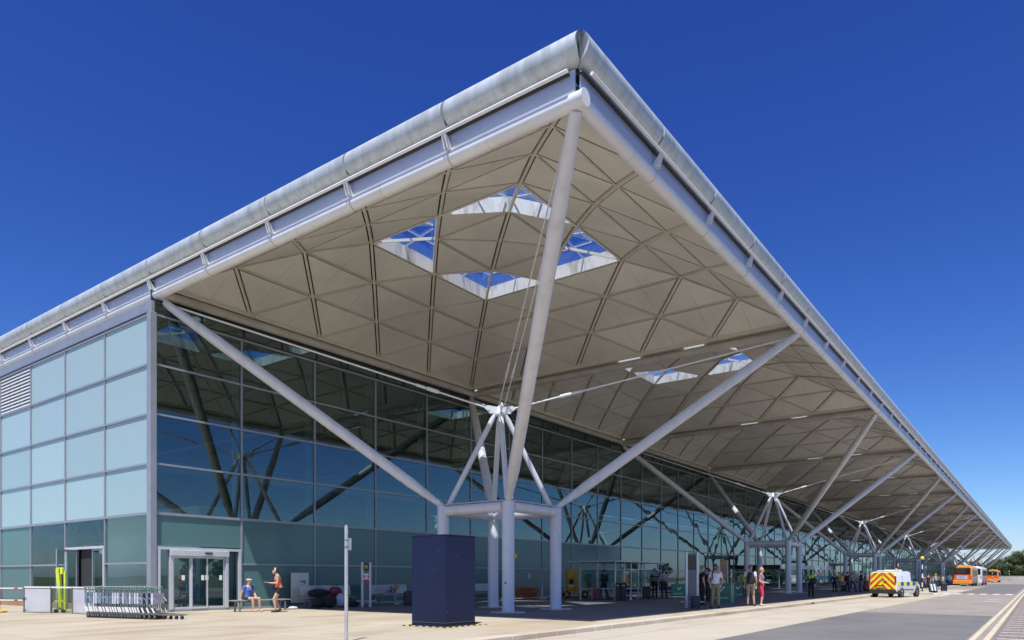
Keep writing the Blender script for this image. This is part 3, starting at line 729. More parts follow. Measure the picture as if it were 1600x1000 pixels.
# ------------------------------------------------------------------ navy box with tape round its base
bx = thing('hoarding_box', 'tall navy blue square box standing on the sunlit pavement', 'box', (-4.84, 1.06, 0))
for (lo, hi) in (((-.6, -.6, .004), (.6, -.58, 2.38)), ((-.6, .58, .004), (.6, .6, 2.38)), ((-.6, -.58, .004), (-.58, .58, 2.38)), ((.58, -.58, .004), (.6, .58, 2.38))): MB().box(lo, hi).build('side_panel', 'navy', bx)
MB().box((-.61, -.61, 2.382), (.61, .61, 2.40)).build('top_panel', 'navy', bx)
MB().box((-.612, -.612, .10), (.612, -.602, .108)).box((.602, -.612, .10), (.612, .612, .108)).build('base_trim', 'galv_dark', bx)
for k in range(7):
    f = random.random(); z = random.uniform(.3, 2.2)
    mb = MB(); 
    if k % 2: mb.box((-.55+f*1.1, -.603, z), (-.541+f*1.1, -.6, z+.009))
    else: mb.box((.6, -.55+f*1.1, z), (.603, -.541+f*1.1, z+.009))
    mb.build('chip', 'sign_white', bx)
tp = MB().prism([(-.86, -.86), (.86, -.86), (.86, -.68), (-.86, -.68)], .003, .006).prism([(.68, -.68), (.86, -.68), (.86, .86), (.68, .86)], .003, .006).prism([(-.86, -.68), (-.68, -.68), (-.68, .86), (-.86, .86)], .003, .006)
tp.build('hazard_tape', 'hazard_tape', bx)
# ------------------------------------------------------------------ sign pole
pl = thing('sign_pole', 'slim galvanised pole with a small edge-on sign near its top', 'pole', (-3.06, -3.82, 0))
MB().tube((0, 0, 0), (0, 0, 2.31), .036, n=18).build('post', 'galv', pl); MB().lathe([(.09, 0), (.09, .015), (.04, .02)], n=18).build('base_plate', 'galv_dark', pl); MB().lathe([(.038, 2.31), (.036, 2.335), (0, 2.34)], n=18).build('cap', 'galv_dark', pl)
MB().box((.04, -.004, 1.84), (.22, .004, 2.08)).build('sign_plate', 'sign_white', pl, rz=math.radians(113)); MB().tube((0, 0, 1.88), (0, 0, 1.91), .043, n=16).tube((0, 0, 2.02), (0, 0, 2.05), .043, n=16).build('clip', 'galv_dark', pl)
# ------------------------------------------------------------------ luggage carts, nested
def make_cart():
    t = thing('luggage_cart', '', 'luggage cart', (0, 0, 0), group='luggage carts nested in the row')
    b = MB()
    for s in (-1, 1):
        b.path([(-.42, s*.26, .14), (-.30, s*.27, .17), (.40, s*.22, .13)], [.016]*3, 8)
        b.path([(-.36, s*.27, .17), (-.44, s*.27, .5), (-.50, s*.27, .98)], [.014]*3, 8)
    b.tube((-.36, -.27, .18), (-.36, .27, .18), .014, n=8).tube((.40, -.22, .13), (.40, .22, .13), .014, n=8).tube((0, -.24, .15), (0, .24, .15), .012, n=8)
    b.build('frame', 'galv_dark', t)
    for s in (-1, 1):
        MB().slab([(-.375, s*.30-.012, .20), (-.33, s*.30-.012, .20), (-.41, s*.30-.012, .36), (-.455, s*.30-.012, .36)], .024, nrm=(0, 1, 0)).build('side_bumper', 'sign_white', t)
        w_ = MB().tube((-.36, s*.25-.018, .06), (-.36, s*.25+.018, .06), .06, n=14).build('wheel', 'black_rubber', t); MB().box((-.385, s*.25-.024, .06), (-.335, s*.25+.024, .15)).build('fork', 'galv_dark', w_)
    MB().tube((.36, -.02, .055), (.36, .02, .055), .055, n=14).build('wheel', 'black_rubber', t)
    MB().tube((-.50, -.30, .98), (-.50, .30, .98), .019, n=10).build('handle', 'galv', t)
    MB().tube((-.485, -.27, .90), (-.485, .27, .90), .02, n=8).build('brake_bar', 'green_handle', t)
    mb = MB().tube((-.46, -.27, .72), (-.46, .27, .72), .01, n=6).tube((-.30, -.24, .55), (-.30, .24, .55), .01, n=6).tube((-.46, .27, .72), (-.30, .24, .55), .008, n=6).tube((-.46, -.27, .72), (-.30, -.24, .55), .008, n=6); mb.build('basket', 'galv', t)
    MB().box((-.475, -.285, .46), (-.405, .285, .80)).build('advert_panel', 'ad_blue', t)
    return t
p0, p1 = G(160, 964.5), G(243, 967.2); dirc = (p1-p0).normalized(); rzc = math.atan2(dirc.y, dirc.x)
cart0 = make_cart(); white_ad = MB().box((-.475, -.285, .46), (-.405, .285, .80)).mesh('advert_panel', 'ad_white')
NCT = 23
for i in range(NCT):
    loc = p0.lerp(p1, i/(NCT-1)) + Vector((random.uniform(-.01, .01), random.uniform(-.015, .015), 0))
    lab = f'silver nested luggage cart, {ORD[i]} in the row from the grey screen panels'
    c = cart0 if i == 0 else copy_tree(cart0, None, lab)
    c.location = loc; c.rotation_euler = (0, 0, rzc+random.uniform(-.015, .015)); c['label'] = lab
    if i and random.random() < .42:
        for ch in c.children:
            if ch.name.startswith('advert'): ch.data = white_ad
for i in range(3):
    c = copy_tree(cart0, None, f'silver luggage cart turned askew, {ORD[i]} beyond the straight nested row', p1+dirc*(.22+.17*i)+Vector((0, .12*i*.3, 0)), rzc+.18+.05*i)
    for ch in c.children:
        if ch.name.startswith('advert') and i > 1: ch.data = white_ad
# ------------------------------------------------------------------ screens, barrier rails, lime barrier by the end wall
def screen(a, b, label, panel=True):
    a, b = Vector(a), Vector(b); d = b-a; L = d.length
    t = thing('screen_panel', label, 'screen', a, math.atan2(d.y, d.x), 'grey cafe screens by the end wall')
    for x in (0, L): MB().box((x-.025, -.025, 0), (x+.025, .025, .98)).build('post', 'galv_dark', t)
    MB().box((.025, -.03, .90), (L-.025, .03, .95)).build('top_rail', 'sign_white', t)
    if panel: MB().box((.04, -.012, .06), (L-.04, .012, .87)).build('panel', 'panel_grey', t); MB().box((.025, -.02, .02), (L-.025, .02, .055)).build('bottom_rail', 'galv', t)
    else: MB().box((.04, -.005, .06), (L-.04, .005, .87)).build('glass_panel', 'glass_screen', t)
q = [G(38, 957), G(80, 958), G(114, 959), G(150, 961)]
screen(q[0], q[1], 'grey screen panel beside the red-capped barrier rails'); screen(q[1], q[2], 'clear screen panel in front of the lime folded barrier', False); screen(q[2], q[3], 'grey screen panel next to the luggage carts')
a = G(-20, 957); b = G(36, 957.5); d = b-a
t = thing('barrier', 'white two-rail barrier with red end caps before the end wall', 'barrier', a, math.atan2(d.y, d.x)); L = d.length
for z in (.45, .88): MB().tube((0, 0, z), (L-.02, 0, z), .022, n=10).build('rail', 'sign_white', t); MB().tube((L-.34, 0, z), (L-.20, 0, z), .032, n=12).build('red_cap', 'red_plastic', t)
for x in (L*.35, .05): MB().tube((x, 0, 0), (x, 0, .95), .02, n=10).build('post', 'red_plastic', t)
MB().box((L*.35-.2, -.16, 0), (L*.35+.2, .16, .09), bev=.03).build('foot', 'hazard_yellow', t)
pb = thing('wall_plinth', 'brown plinth at the foot of the pale end wall', 'plinth', (-30, -.6, 0)); MB().box((-12, -.2, 0), (7.6, .16, .22)).build('plinth_block', 'plinth_brown', pb)
g = G(93, 957)
t = thing('folding_barrier', 'tall lime yellow folded plastic barrier standing behind the screens', 'barrier', g, .5)
loft(MB(), [[Vector((x+dx, y, z)) for dx, y in ((-.06, -.05), (.06, -.05), (.06, .05), (-.06, .05))] for x, z in ((.06, .10), (.02, .7), (-.02, 1.15), (-.06, 1.5), (-.05, 1.60), (.02, 1.64))], smooth=False).build('long_arm', 'lime', t)
loft(MB(), [[Vector((x+dx, y, z)) for dx, y in ((-.05, -.045), (.05, -.045), (.05, .045), (-.05, .045))] for x, z in ((.05, 1.64), (.10, 1.60), (.11, 1.40))], smooth=False).build('hook', 'lime', t)
MB().box((-.18, -.03, .38), (.22, .03, .44)).build('cross_bar', 'lime', t)
for x in (-.14, .16): MB().tube((x, -.05, .06), (x, .05, .06), .06, n=12).build('wheel', 'black_rubber', t)
MB().box((.19, -.03, .1), (.26, .03, 1.5)).build('short_arm', 'lime', t)
# ------------------------------------------------------------------ benches along the glass wall
def bench(label, x, y0, y1, back):
    t = thing('bench', label, 'bench', (x, y0, 0), math.pi/2, 'benches along the glass wall'); L = y1-y0
    for k in range(3): MB().box((0, -.20+k*.135, .40), (L, -.20+k*.135+.115, .435)).build('slat', 'bench_wood', t)
    for xx in (.2, L-.25): MB().box((xx, -.19, 0), (xx+.05, -.14, .40)).box((xx, .12, 0), (xx+.05, .17, .40)).box((xx, -.19, .355), (xx+.05, .17, .398)).build('leg', 'galv_dark', t)
    if back: MB().slab([(0, .20, .50), (L, .20, .50), (L, .27, .92), (0, .27, .92)], .03).build('backrest', 'bench_back', t)
    return t
bx1 = -15.75
bench('plain slatted bench in the sun with a person in blue sitting', bx1, Yat(362, bx1), Yat(449, bx1), False)
bx2 = -16.35
bench('bench with pale backrest piled with dark bags', bx2, Yat(474, bx2), Yat(552, bx2), True)
bench('bench with pale backrest where a person in checks sits', bx2, Yat(582, bx2), Yat(640, bx2), True)
bench('bench with pale backrest half hidden behind the navy box', bx2, Yat(706, bx2), Yat(772, bx2), True)
def bag(name, label, loc, rz, size, m, cat='bag', lump=.12):
    sx, sy, sz = size; r0 = random.Random(label)
    rings = []
    for i in range(7):
        f = i/6; w_ = (1-abs(2*f-1)**3)*.5+.42; x = (f-.5)*sx
        rings.append([Vector((x, sy*.5*w_*math.copysign(abs(math.cos(a))**.6, math.cos(a))*(1+r0.uniform(-lump, lump)), sz*.5+sz*.5*w_*math.copysign(abs(math.sin(a))**.6, math.sin(a))*(1+r0.uniform(-lump, lump)*.5))) for a in [2*math.pi*k/12 for k in range(12)]])
    t = thing(name, label, cat, loc, rz); loft(MB(), rings).build('body', m, t)
    MB().path([(-sx*.22, 0, sz*.95), (-sx*.15, 0, sz*1.15), (sx*.15, 0, sz*1.15), (sx*.22, 0, sz*.95)], [.012]*4, 6).build('strap', 'black_cloth', t); return t
ym = Yat(498, bx2)
bag('duffel_bag', 'big black duffel bag lying on the bench of bags', (bx2, ym, .437), math.pi/2, (1.0, .4, .36), 'black_cloth')
bag('duffel_bag', 'dark red bag leaning on the end of the bag bench', (bx2, Yat(524, bx2), .437), 1.2, (.5, .35, .45), 'suit_red')
bag('rucksack', 'black rucksack on the ground before the bag bench', (bx2+.75, Yat(497, bx2+.75), 0), 1.9, (.7, .4, .5), 'black_cloth')
bag('rucksack', 'black and red rucksack slumped beside another on the ground', (bx2+.8, Yat(514, bx2+.8), 0), 1.2, (.6, .45, .55), 'black_cloth')
bag('tote_bag', 'white tote bag propped at the end of the bag bench', (bx2+.5, Yat(532, bx2+.5), 0), .6, (.35, .25, .62), 'ad_white')
bag('holdall', 'small black holdall on the ground near the grey totem sign', (bx2+.8, Yat(551, bx2+.8), 0), 1.4, (.6, .35, .28), 'black_cloth')
bag('shoes_bag', 'small white bag on the pavement below the whiteboard', (-15.9, Yat(458, -15.9), 0), 1.2, (.35, .2, .12), 'sign_white')
# whiteboard
wy0, wy1 = Yat(455, -17.15), Yat(482, -17.15)
t = thing('whiteboard', 'blank grey-white display board standing against the glass', 'board', (-17.15, wy0, 0), math.pi/2); L = wy1-wy0
MB().box((.03, -.012, .23), (L-.03, .012, 1.44)).build('face', 'board_grey', t); MB().box((0, -.02, .2), (.03, .02, 1.47)).box((L-.03, -.02, .2), (L, .02, 1.47)).box((.03, -.02, 1.44), (L-.03, .02, 1.47)).box((.03, -.02, .2), (L-.03, .02, .23)).build('board_frame', 'alu_light', t)
MB().slab([(.36, -.0135, 1.12), (.72, -.0135, 1.16), (.70, -.0135, .98), (.56, -.0135, 1.06)], .001).build('torn_sticker', 'ad_blue', t)
for xx in (.1, L-.14): MB().box((xx, -.2, 0), (xx+.04, .1, .03)).box((xx, -.02, .031), (xx+.04, .018, .199)).build('foot', 'galv_dark', t)
# grey totem with yellow symbol
def totem(label, loc, rz, wd, ht, small):
    t = thing('totem_sign', label, 'sign', loc, rz)
    for s in (-1, 1): MB().box((s*wd/2-.045, -.06, 0), (s*wd/2+.045, .06, ht), bev=.01).build('post', 'alu_light', t)
    MB().box((-wd/2+.05, -.03, .22), (wd/2-.05, .03, ht-.04)).build('panel', 'totem_grey', t)
    MB().box((-wd/2-.25, -.035, .245), (wd/2+.25, .031, .275)).build('foot_rail', 'galv', t)
    if small:
        MB().box((-wd/2+.05, -.036, ht-.46), (wd/2-.05, -.031, ht-.02)).build('head_panel', 'screen_black', t)
        MB().box((-wd/2+.05, -.036, ht-.74), (wd/2-.05, -.031, ht-.47)).build('white_panel', 'sign_white', t); MB().box((-wd/2+.05, -.036, ht-.86), (wd/2-.05, -.031, ht-.75)).build('red_panel', 'sign_red', t)
        y = -.038; z = ht-.20                      # yellow pictogram of a person with a trolley
        MB().box((-.055, y, z-.075), (-.025, y+.002, z+.02)).box((-.065, y, z+.02), (.0, y+.002, z+.06)).box((.02, y, z-.06), (.055, y+.002, z+.06)).box((-.02, y, z+.045), (.02, y+.002, z+.07)).build('pictogram', 'sign_yellow', t)
        MB().box((-.12, y, ht-.41), (-.01, y+.002, ht-.385)).box((.02, y, ht-.41), (.12, y+.002, ht-.385)).build('caption', 'sign_yellow', t)
        for s in (-1, 1): MB().box((s*.09-.03, y, ht-.66), (s*.09+.03, y+.002, ht-.56)).build('red_mark', 'sign_red', t)
    else: MB().box((-wd/2+.06, -.036, ht-.74), (wd/2-.06, -.031, ht-.12)).build('screen', 'screen_black', t)
    return t
totem('slim grey totem sign with black head, yellow symbol and red strip', G(572, 948.5), math.radians(62), .34, 1.92, True)
totem('wide grey totem with a blank black screen near the kerb', G(1081, 950), math.radians(40), .46, 2.32, False)
# suitcases
def suitcase(label, loc, rz, size, m, tilt=0.0, handle=.45, stripes=False):
    sx, sy, sz = size
    t = thing('suitcase', label, 'suitcase', loc, rz); t.rotation_euler = (tilt, 0, rz)
    MB().box((-sx/2, -sy/2, .05), (sx/2, sy/2, sz), bev=.035).build('shell', m, t)
    for x in (-sx*.36, sx*.36):
        for y in (-sy*.3, sy*.3): MB().tube((x-.015, y, .03), (x+.015, y, .03), .03, n=10).build('wheel', 'black_rubber', t)
    if handle: MB().path([(-sx*.25, sy*.3, sz-.02), (-sx*.25, sy*.3, sz+handle), (sx*.25, sy*.3, sz+handle), (sx*.25, sy*.3, sz-.02)], [.01]*4, 6).build('handle', 'galv_dark', t)
    if stripes:
        for x in (-sx*.28, sx*.12): MB().box((x, -sy/2-.004, .1), (x+sx*.16, -sy/2-.001, sz-.05)).build('stripe', 'ad_white', t)
    return t
suitcase('black cabin suitcase with raised handle beside the wide grey totem', G(1087, 951), .5, (.36, .24, .52), 'suit_navy')
suitcase('dark tall suitcase standing near the person in checks', G(639, 947), .7, (.42, .3, .66), 'black_plastic', handle=.5)
# ------------------------------------------------------------------ glass shelter
sh = thing('smoking_shelter', 'open glazed shelter with flat metal roof under the canopy', 'shelter', (-11.6, 24.0, 0))
X0, X1, Y0, Y1, SH = -1.1, 1.1, -2.7, 2.7, 2.10
MB().box((X0-.5, Y0-.45, SH), (X1+.35, Y1+.6, SH+.07), bev=.02).build('roof', 'alu_light', sh)
def post(x, y): MB().box((x-.035, y-.035, 0), (x+.035, y+.035, SH)).build('post', 'alu_light', sh)
for x in (X0, 0, X1): post(x, Y0); post(x, Y1)
ys = [Y0+1.0, Y0+1.85, Y0+2.75, Y0+3.6]
for y in ys: post(X1, y)
for y in (Y0+1.35, 0, Y1-1.35): post(X0, y)
def wallrun(a, b, fixed, ax):
    for z in (.62, 1.70):
        lo, hi = ((a+.036, fixed-.02, z), (b-.036, fixed+.02, z+.045)) if ax == 'x' else ((fixed-.02, a+.036, z), (fixed+.02, b-.036, z+.045))
        MB().box(lo, hi).build('rail', 'alu_light', sh)
    lo, hi = ((a+.036, fixed-.004, .665), (b-.036, fixed+.004, 1.70)) if ax == 'x' else ((fixed-.004, a+.036, .665), (fixed+.004, b-.036, 1.70))
    MB().box(lo, hi).build('pane', 'glass_screen', sh)
for a, b in ((X0, 0), (0, X1)): wallrun(a, b, Y0, 'x'); wallrun(a, b, Y1, 'x')
for a, b in zip(ys, ys[1:]+[Y1]): wallrun(a, b, X1, 'y')
for a, b in zip([Y0, Y0+1.35, 0, Y1-1.35], [Y0+1.35, 0, Y1-1.35, Y1]): wallrun(a, b, X0, 'y')
MB().box((-.72, Y0-.008, 1.20), (-.36, Y0-.005, 1.46)).build('green_sticker', 'green_sign', sh); MB().box((X1+.005, ys[1]+.15, 1.25), (X1+.008, ys[1]+.5, 1.5)).build('green_sticker', 'green_sign', sh)
for i, px in enumerate((966, 975)):
    t = thing('ash_bin', ['black post bin at the shelter corner post', 'black post bin between the other bin and the shelter glass'][i], 'bin', G(px, 939.5), .3, 'black bins at the shelter entrance'); MB().box((-.13, -.13, .02), (.13, .13, .98), bev=.03).build('body', 'black_plastic', t); MB().box((-.15, -.15, 0), (.15, .15, .02)).build('base', 'galv_dark', t); MB().box((-.06, -.134, .82), (.06, -.13, .86)).build('slot', 'galv', t); MB().box((-.135, -.135, .982), (.135, .135, 1.0), bev=.006).build('lid', 'galv_dark', t)
# ------------------------------------------------------------------ yellow boom lift, fence, orange barriers
lx = -15.0; ly = Yat(898, lx)
t = thing('boom_lift', 'compact yellow boom lift parked against the glass wall', 'lift', (lx, ly, 0), math.radians(40))
MB().box((-.75, -.42, .22), (.75, .42, .45), bev=.05).build('chassis', 'lift_yellow', t); MB().box((-.55, -.36, .45), (.15, .36, 1.55), bev=.06).build('body', 'lift_yellow', t); MB().box((-.40, -.365, .85), (-.12, -.361, 1.15)).build('hatch', 'black_plastic', t); MB().box((-.40, -.365, .70), (-.1, -.361, .78)).build('decal', 'sign_white', t)
loft(MB(), [[Vector((x, y, z+dz)) for y, dz in ((-.1, -.09), (.1, -.09), (.1, .09), (-.1, .09))] for x, z in ((-.45, 1.66), (.25, 1.72), (.50, 1.62), (.95, .85), (1.0, .62))], smooth=False).build('boom', 'lift_yellow', t); MB().box((-.5, -.12, 1.52), (-.25, .12, 1.82), bev=.03).build('knuckle', 'lift_yellow', t)
MB().box((.85, -.3, .35), (1.35, .3, .62), bev=.03).build('cage', 'lift_yellow', t)
for x in (-.55, .55):
    for y in (-.44, .44):
        w_ = MB().tube((x, y-.09, .22), (x, y+.09, .22), .22, n=18).build('wheel', 'black_rubber', t); MB().tube((x, y-.095, .22), (x, y+.095, .22), .11, n=14).build('rim', 'lift_yellow', w_)
fx = -14.6
def fence(ya, yb, label):
    t = thing('site_fence', label, 'fence', (fx, ya, 0), math.pi/2, 'temporary site fence panels'); L = yb-ya
    MB().path([(0.02, 0, .12), (0.02, 0, 1.78), (L-.02, 0, 1.78), (L-.02, 0, .12), (.02, 0, .12)], [.02]*5, 8).build('panel_frame', 'galv', t)
    mb = MB()
    for k in range(1, int(L/.16)): mb.tube((k*.16, 0, .14), (k*.16, 0, 1.76), .0025, n=4, smooth=False)
    for z in (.6, 1.2): mb.tube((.04, 0, z), (L-.04, 0, z), .003, n=4, smooth=False)
    mb.build('mesh_wires', 'galv_dark', t, kind='stuff'); MB().box((-.35, -.12, 0), (.35, .12, .12), bev=.03).build('foot_block', 'concrete_block', t)
ya, yb, yc = Yat(790, fx), Yat(847, fx), Yat(884, fx)
fence(ya, yb-.06, 'mesh fence panel with a white notice, left of the joint'); fence(yb, yc, 'mesh fence panel between the columns and the yellow lift')
t = thing('notice_sheet', 'small white notice hung on the mesh fence', 'notice', (fx+.03, Yat(826, fx), 1.2), math.pi/2); MB().box((-.1, -.004, 0), (.1, .0, .28)).build('sheet', 'sign_white', t); MB().box((-.05, -.006, .08), (.05, -.0045, .2)).build('print', 'ad_blue', t)
ox = -15.6
for k in range(7):
    y = Yat(806, ox)+k*.30
    t = thing('barrier_board', f'orange plastic barrier board behind the fence, {ORD[k]} in the leaning stack', 'barrier', (ox-.1*k*.2, y, 0), math.pi/2+.1, 'stacked orange barrier boards'); t.rotation_euler = (math.radians(-38+3*k), 0, math.pi/2+.15)
    for z0, z1 in ((.02, .10), (.42, .50), (.80-.03*k, .88-.03*k)): MB().box((0, 0, z0), (1.3, .05, z1)).build('rail', 'orange_plastic', t)
    for x0 in (.02, .61, 1.2): MB().box((x0, .005, .10), (x0+.08, .045, .42)).build('upright', 'orange_plastic', t); MB().box((x0, .005, .50), (x0+.08, .045, .80-.03*k)).build('upright', 'orange_plastic', t)
# ------------------------------------------------------------------ green ticket boards and counter
def logo(parent, x, y, z, s):
    MB().slab([(x-.5*s, y, z+.25*s), (x-.3*s, y, z+.3*s), (x-.05*s, y, z-.05*s), (x-.08*s, y, z-.3*s)], .002).slab([(x-.08*s, y, z-.3*s), (x-.02*s, y, z-.05*s), (x+.4*s, y, z+.42*s), (x+.55*s, y, z+.4*s)], .002).build('emblem', 'sign_white', parent)
def gboard(label, loc, rz, wd, ht):
    t = thing('ticket_board', label, 'board', loc, rz); MB().box((-wd/2, -.03, .06), (wd/2, .03, ht), bev=.01).build('panel', 'green_sign', t)
    for s in (-1, 1): MB().box((s*wd*.38-.03, -.2, 0), (s*wd*.38+.03, .2, .055)).build('foot', 'galv_dark', t)
    logo(t, .05, -.034, ht*.62, .34); lettering('terravision', .15, 'sign_white', t, (0, -.034, ht*.24), (math.pi/2, 0, 0))
gboard('low green board with white tick emblem left of the wide totem', G(1060, 932), math.radians(55), 1.05, .82)
gboard('green board standing right of the green ticket counter', G(1152, 935), math.radians(30), .62, 1.0)
g = G(1131, 943)
t = thing('ticket_counter', 'dark green ticket counter with white tick emblem', 'counter', g, math.radians(38))
MB().prism([(-.62, 0), (.35, 0), (.62, .32), (.62, .8), (-.62, .8)], .0, .96).build('counter_body', 'green_sign', t); MB().prism([(-.66, -.04), (.37, -.04), (.66, .30), (.66, .84), (-.66, .84)], .962, 1.0).build('counter_top', 'totem_grey', t)
logo(t, -.15, -.004, .66, .4); lettering('terravision', .16, 'sign_white', t, (-.14, -.004, .28), (math.pi/2, 0, 0)); MB().box((.36, .02, .05), (.38, .05, .95), rz=.8).build('corner_strip', 'alu_light', t)
t = thing('kiosk_post', 'thin white post with a dark banner behind the ticket counter', 'banner', G(1137, 938), math.radians(40)); MB().tube((0, 0, 0), (0, 0, 2.2), .025, n=10).build('post', 'alu_light', t); MB().box((-.42, -.01, 1.25), (-.03, .01, 2.2)).build('banner', 'plinth_brown', t); MB().box((-.42, -.02, 2.2), (0, .02, 2.23)).build('top_bar', 'dark_metal', t); MB().box((-.2, -.15, 0), (.2, .15, .03)).build('base', 'galv_dark', t)
# ------------------------------------------------------------------ entrance porch in the glass wall
py0, py1 = Yat(1219, -15.0), Yat(1297, -15.0)
t = thing('entrance_porch', 'glazed entrance porch with metal fascia projecting from the glass wall', 'porch', (-16.3, py0, 0)); L = py1-py0
MB().box((-1.36, -.2, 2.2), (1.35, L+.2, 2.62), bev=.02).build('roof', 'dark_metal', t)
for k in range(6): MB().box((1.352, -.2+k*(L+.4)/6+.01, 2.18), (1.38, -.2+(k+1)*(L+.4)/6-.01, 2.66)).build('fascia_panel', 'alu_light', t)
for k in range(7): MB().box((1.15, k*L/6-.03, 0), (1.25, k*L/6+.03, 2.2)).build('post', 'alu', t)
for k in range(6):
    if k in (2, 5): continue
    MB().box((1.19, k*L/6+.03, .05), (1.21, (k+1)*L/6-.03, 2.19)).build('pane', 'glass_clear', t)
MB().box((1.262, L*.45, .95), (1.29, L*.93, 1.42)).build('teal_band', 'teal_band', t); MB().box((1.262, L*.66, 1.5), (1.28, L*.82, 1.9)).build('notice', 'sign_white', t); MB().box((1.281, L*.67, 1.52), (1.284, L*.81, 1.68)).build('red_print', 'sign_red', t)
for s in (0, L): MB().box((-1.36, s-.01, .05), (1.15, s+.01, 2.19)).build('side_pane', 'glass_clear', t)
# ------------------------------------------------------------------ striped beacons and traffic island
def beacon(label, loc):
    t = thing('crossing_beacon', label, 'beacon', loc, group='striped crossing beacons')
    for k in range(7): MB().tube((0, 0, k*.4), (0, 0, (k+1)*.4), .055, n=14).build('band', 'sign_white' if k % 2 else 'black_plastic', t)
    MB().ball((0, 0, 2.98), .17, 16, 12).build('globe', 'sign_yellow', t); MB().tube((0, 0, 2.8), (0, 0, 2.85), .08, n=12).build('collar', 'black_plastic', t)
beacon('black and white striped beacon with yellow globe beside the police van', PD(1441, 64, -.02))
beacon('small far striped beacon with yellow globe before the far orange bus', PD(1550.5, 168, -.12)); beacon('small far striped beacon with yellow globe near the far parapet', PD(1577, 215, -.12))
isl = PD(1443, 56); struct(MB().prism([(-.9, -1.0), (.5, -1.0), (.7, 0), (.5, 1.2), (-.9, 1.2)], -.13, .05), 'traffic_island', 'kerb_stone', loc=(isl.x, isl.y, 0))
dr_ = thing('kerb_drain', 'small dark drain slot in the kerb face', 'drain', (KX, Yat(1270, KX), -.1)); MB().box((-.05, -.22, .0), (.004, .22, .07)).build('slot', 'gap_dark', dr_); MB().box((.0045, -.24, .071), (.012, .24, .085)).build('lintel', 'galv_dark', dr_)
# far parapet wall
a = PD(1548, 330); t = thing('parapet_wall', 'long low concrete parapet across the far end of the road', 'wall', (a.x, a.y, -.12)); 
for k in range(14): MB().box((-20+k*5, 0, 0), (-20+k*5+4.96, .4, 1.62), bev=.03).build('wall_panel', 'concrete_block', t)
MB().box((-20, -.06, 1.622), (50, .46, 1.74)).build('coping', 'concrete_block', t)
# ------------------------------------------------------------------ people: one remeshed body each, clothes as raised regions, hair as child
V3 = Vector
def cmat(col, rough=.8, key=None):
    k = 'cloth_%02x%02x%02x' % tuple(int(c*255) for c in col)
    if k not in M: mat(k, col, rough, var=.14, vscale=9, bump=.25, bscale=25, obj=True)
    return M[k]
mat('skin_light', (.55, .33, .24), .5, var=.06, vscale=10, obj=True); mat('skin_tan', (.46, .26, .175), .5, var=.06, vscale=10, obj=True); mat('skin_dark', (.12, .065, .045), .5, var=.06, vscale=10, obj=True)
mat('eye_dark', (.02, .015, .012), .2); mat('lip', (.35, .12, .10), .5)
HAIR = {'brown': (.055, .03, .018), 'blond': (.42, .28, .13), 'black': (.012, .010, .009), 'grey': (.22, .21, .20), 'bald': (.20, .13, .09)}
for k_, c_ in HAIR.items(): mat('hair_'+k_, c_, .55, var=.3, vscale=30, obj=True)
def checks_mat():
    m = bpy.data.materials.new('check_cloth'); m.use_nodes = True; n = m.node_tree; p = n.nodes['Principled BSDF']; p.inputs['Roughness'].default_value = .85
    t = n.nodes.new('ShaderNodeTexCoord'); c = n.nodes.new('ShaderNodeTexChecker'); c.inputs['Scale'].default_value = 13; c.inputs[1].default_value = (.5, .5, .52, 1); c.inputs[2].default_value = (.02, .025, .035, 1)
    n.links.new(t.outputs['Object'], c.inputs[0]); n.links.new(c.outputs[0], p.inputs['Base Color']); M['check_cloth'] = m
    m = bpy.data.materials.new('stripe_cloth'); m.use_nodes = True; n = m.node_tree; p = n.nodes['Principled BSDF']; p.inputs['Roughness'].default_value = .85
    t = n.nodes.new('ShaderNodeTexCoord'); c = n.nodes.new('ShaderNodeTexWave'); c.bands_direction = 'Z'; c.inputs['Scale'].default_value = 2.2; r = n.nodes.new('ShaderNodeValToRGB'); r.color_ramp.interpolation = 'CONSTANT'; r.color_ramp.elements[1].position = .62
    r.color_ramp.elements[0].color = (.03, .035, .035, 1); r.color_ramp.elements[1].color = (.42, .44, .43, 1); n.links.new(t.outputs['Object'], c.inputs[0]); n.links.new(c.outputs[0], r.inputs[0]); n.links.new(r.outputs[0], p.inputs['Base Color']); M['stripe_cloth'] = m
    m = mat('floral_cloth', (.42, .30, .36), .85, col2=(.20, .07, .12), vscale=22, obj=True, fac=(.42, .56)); m = mat('camo_cloth', (.40, .36, .27), .85, col2=(.15, .14, .10), vscale=16, obj=True, fac=(.45, .55))
checks_mat()
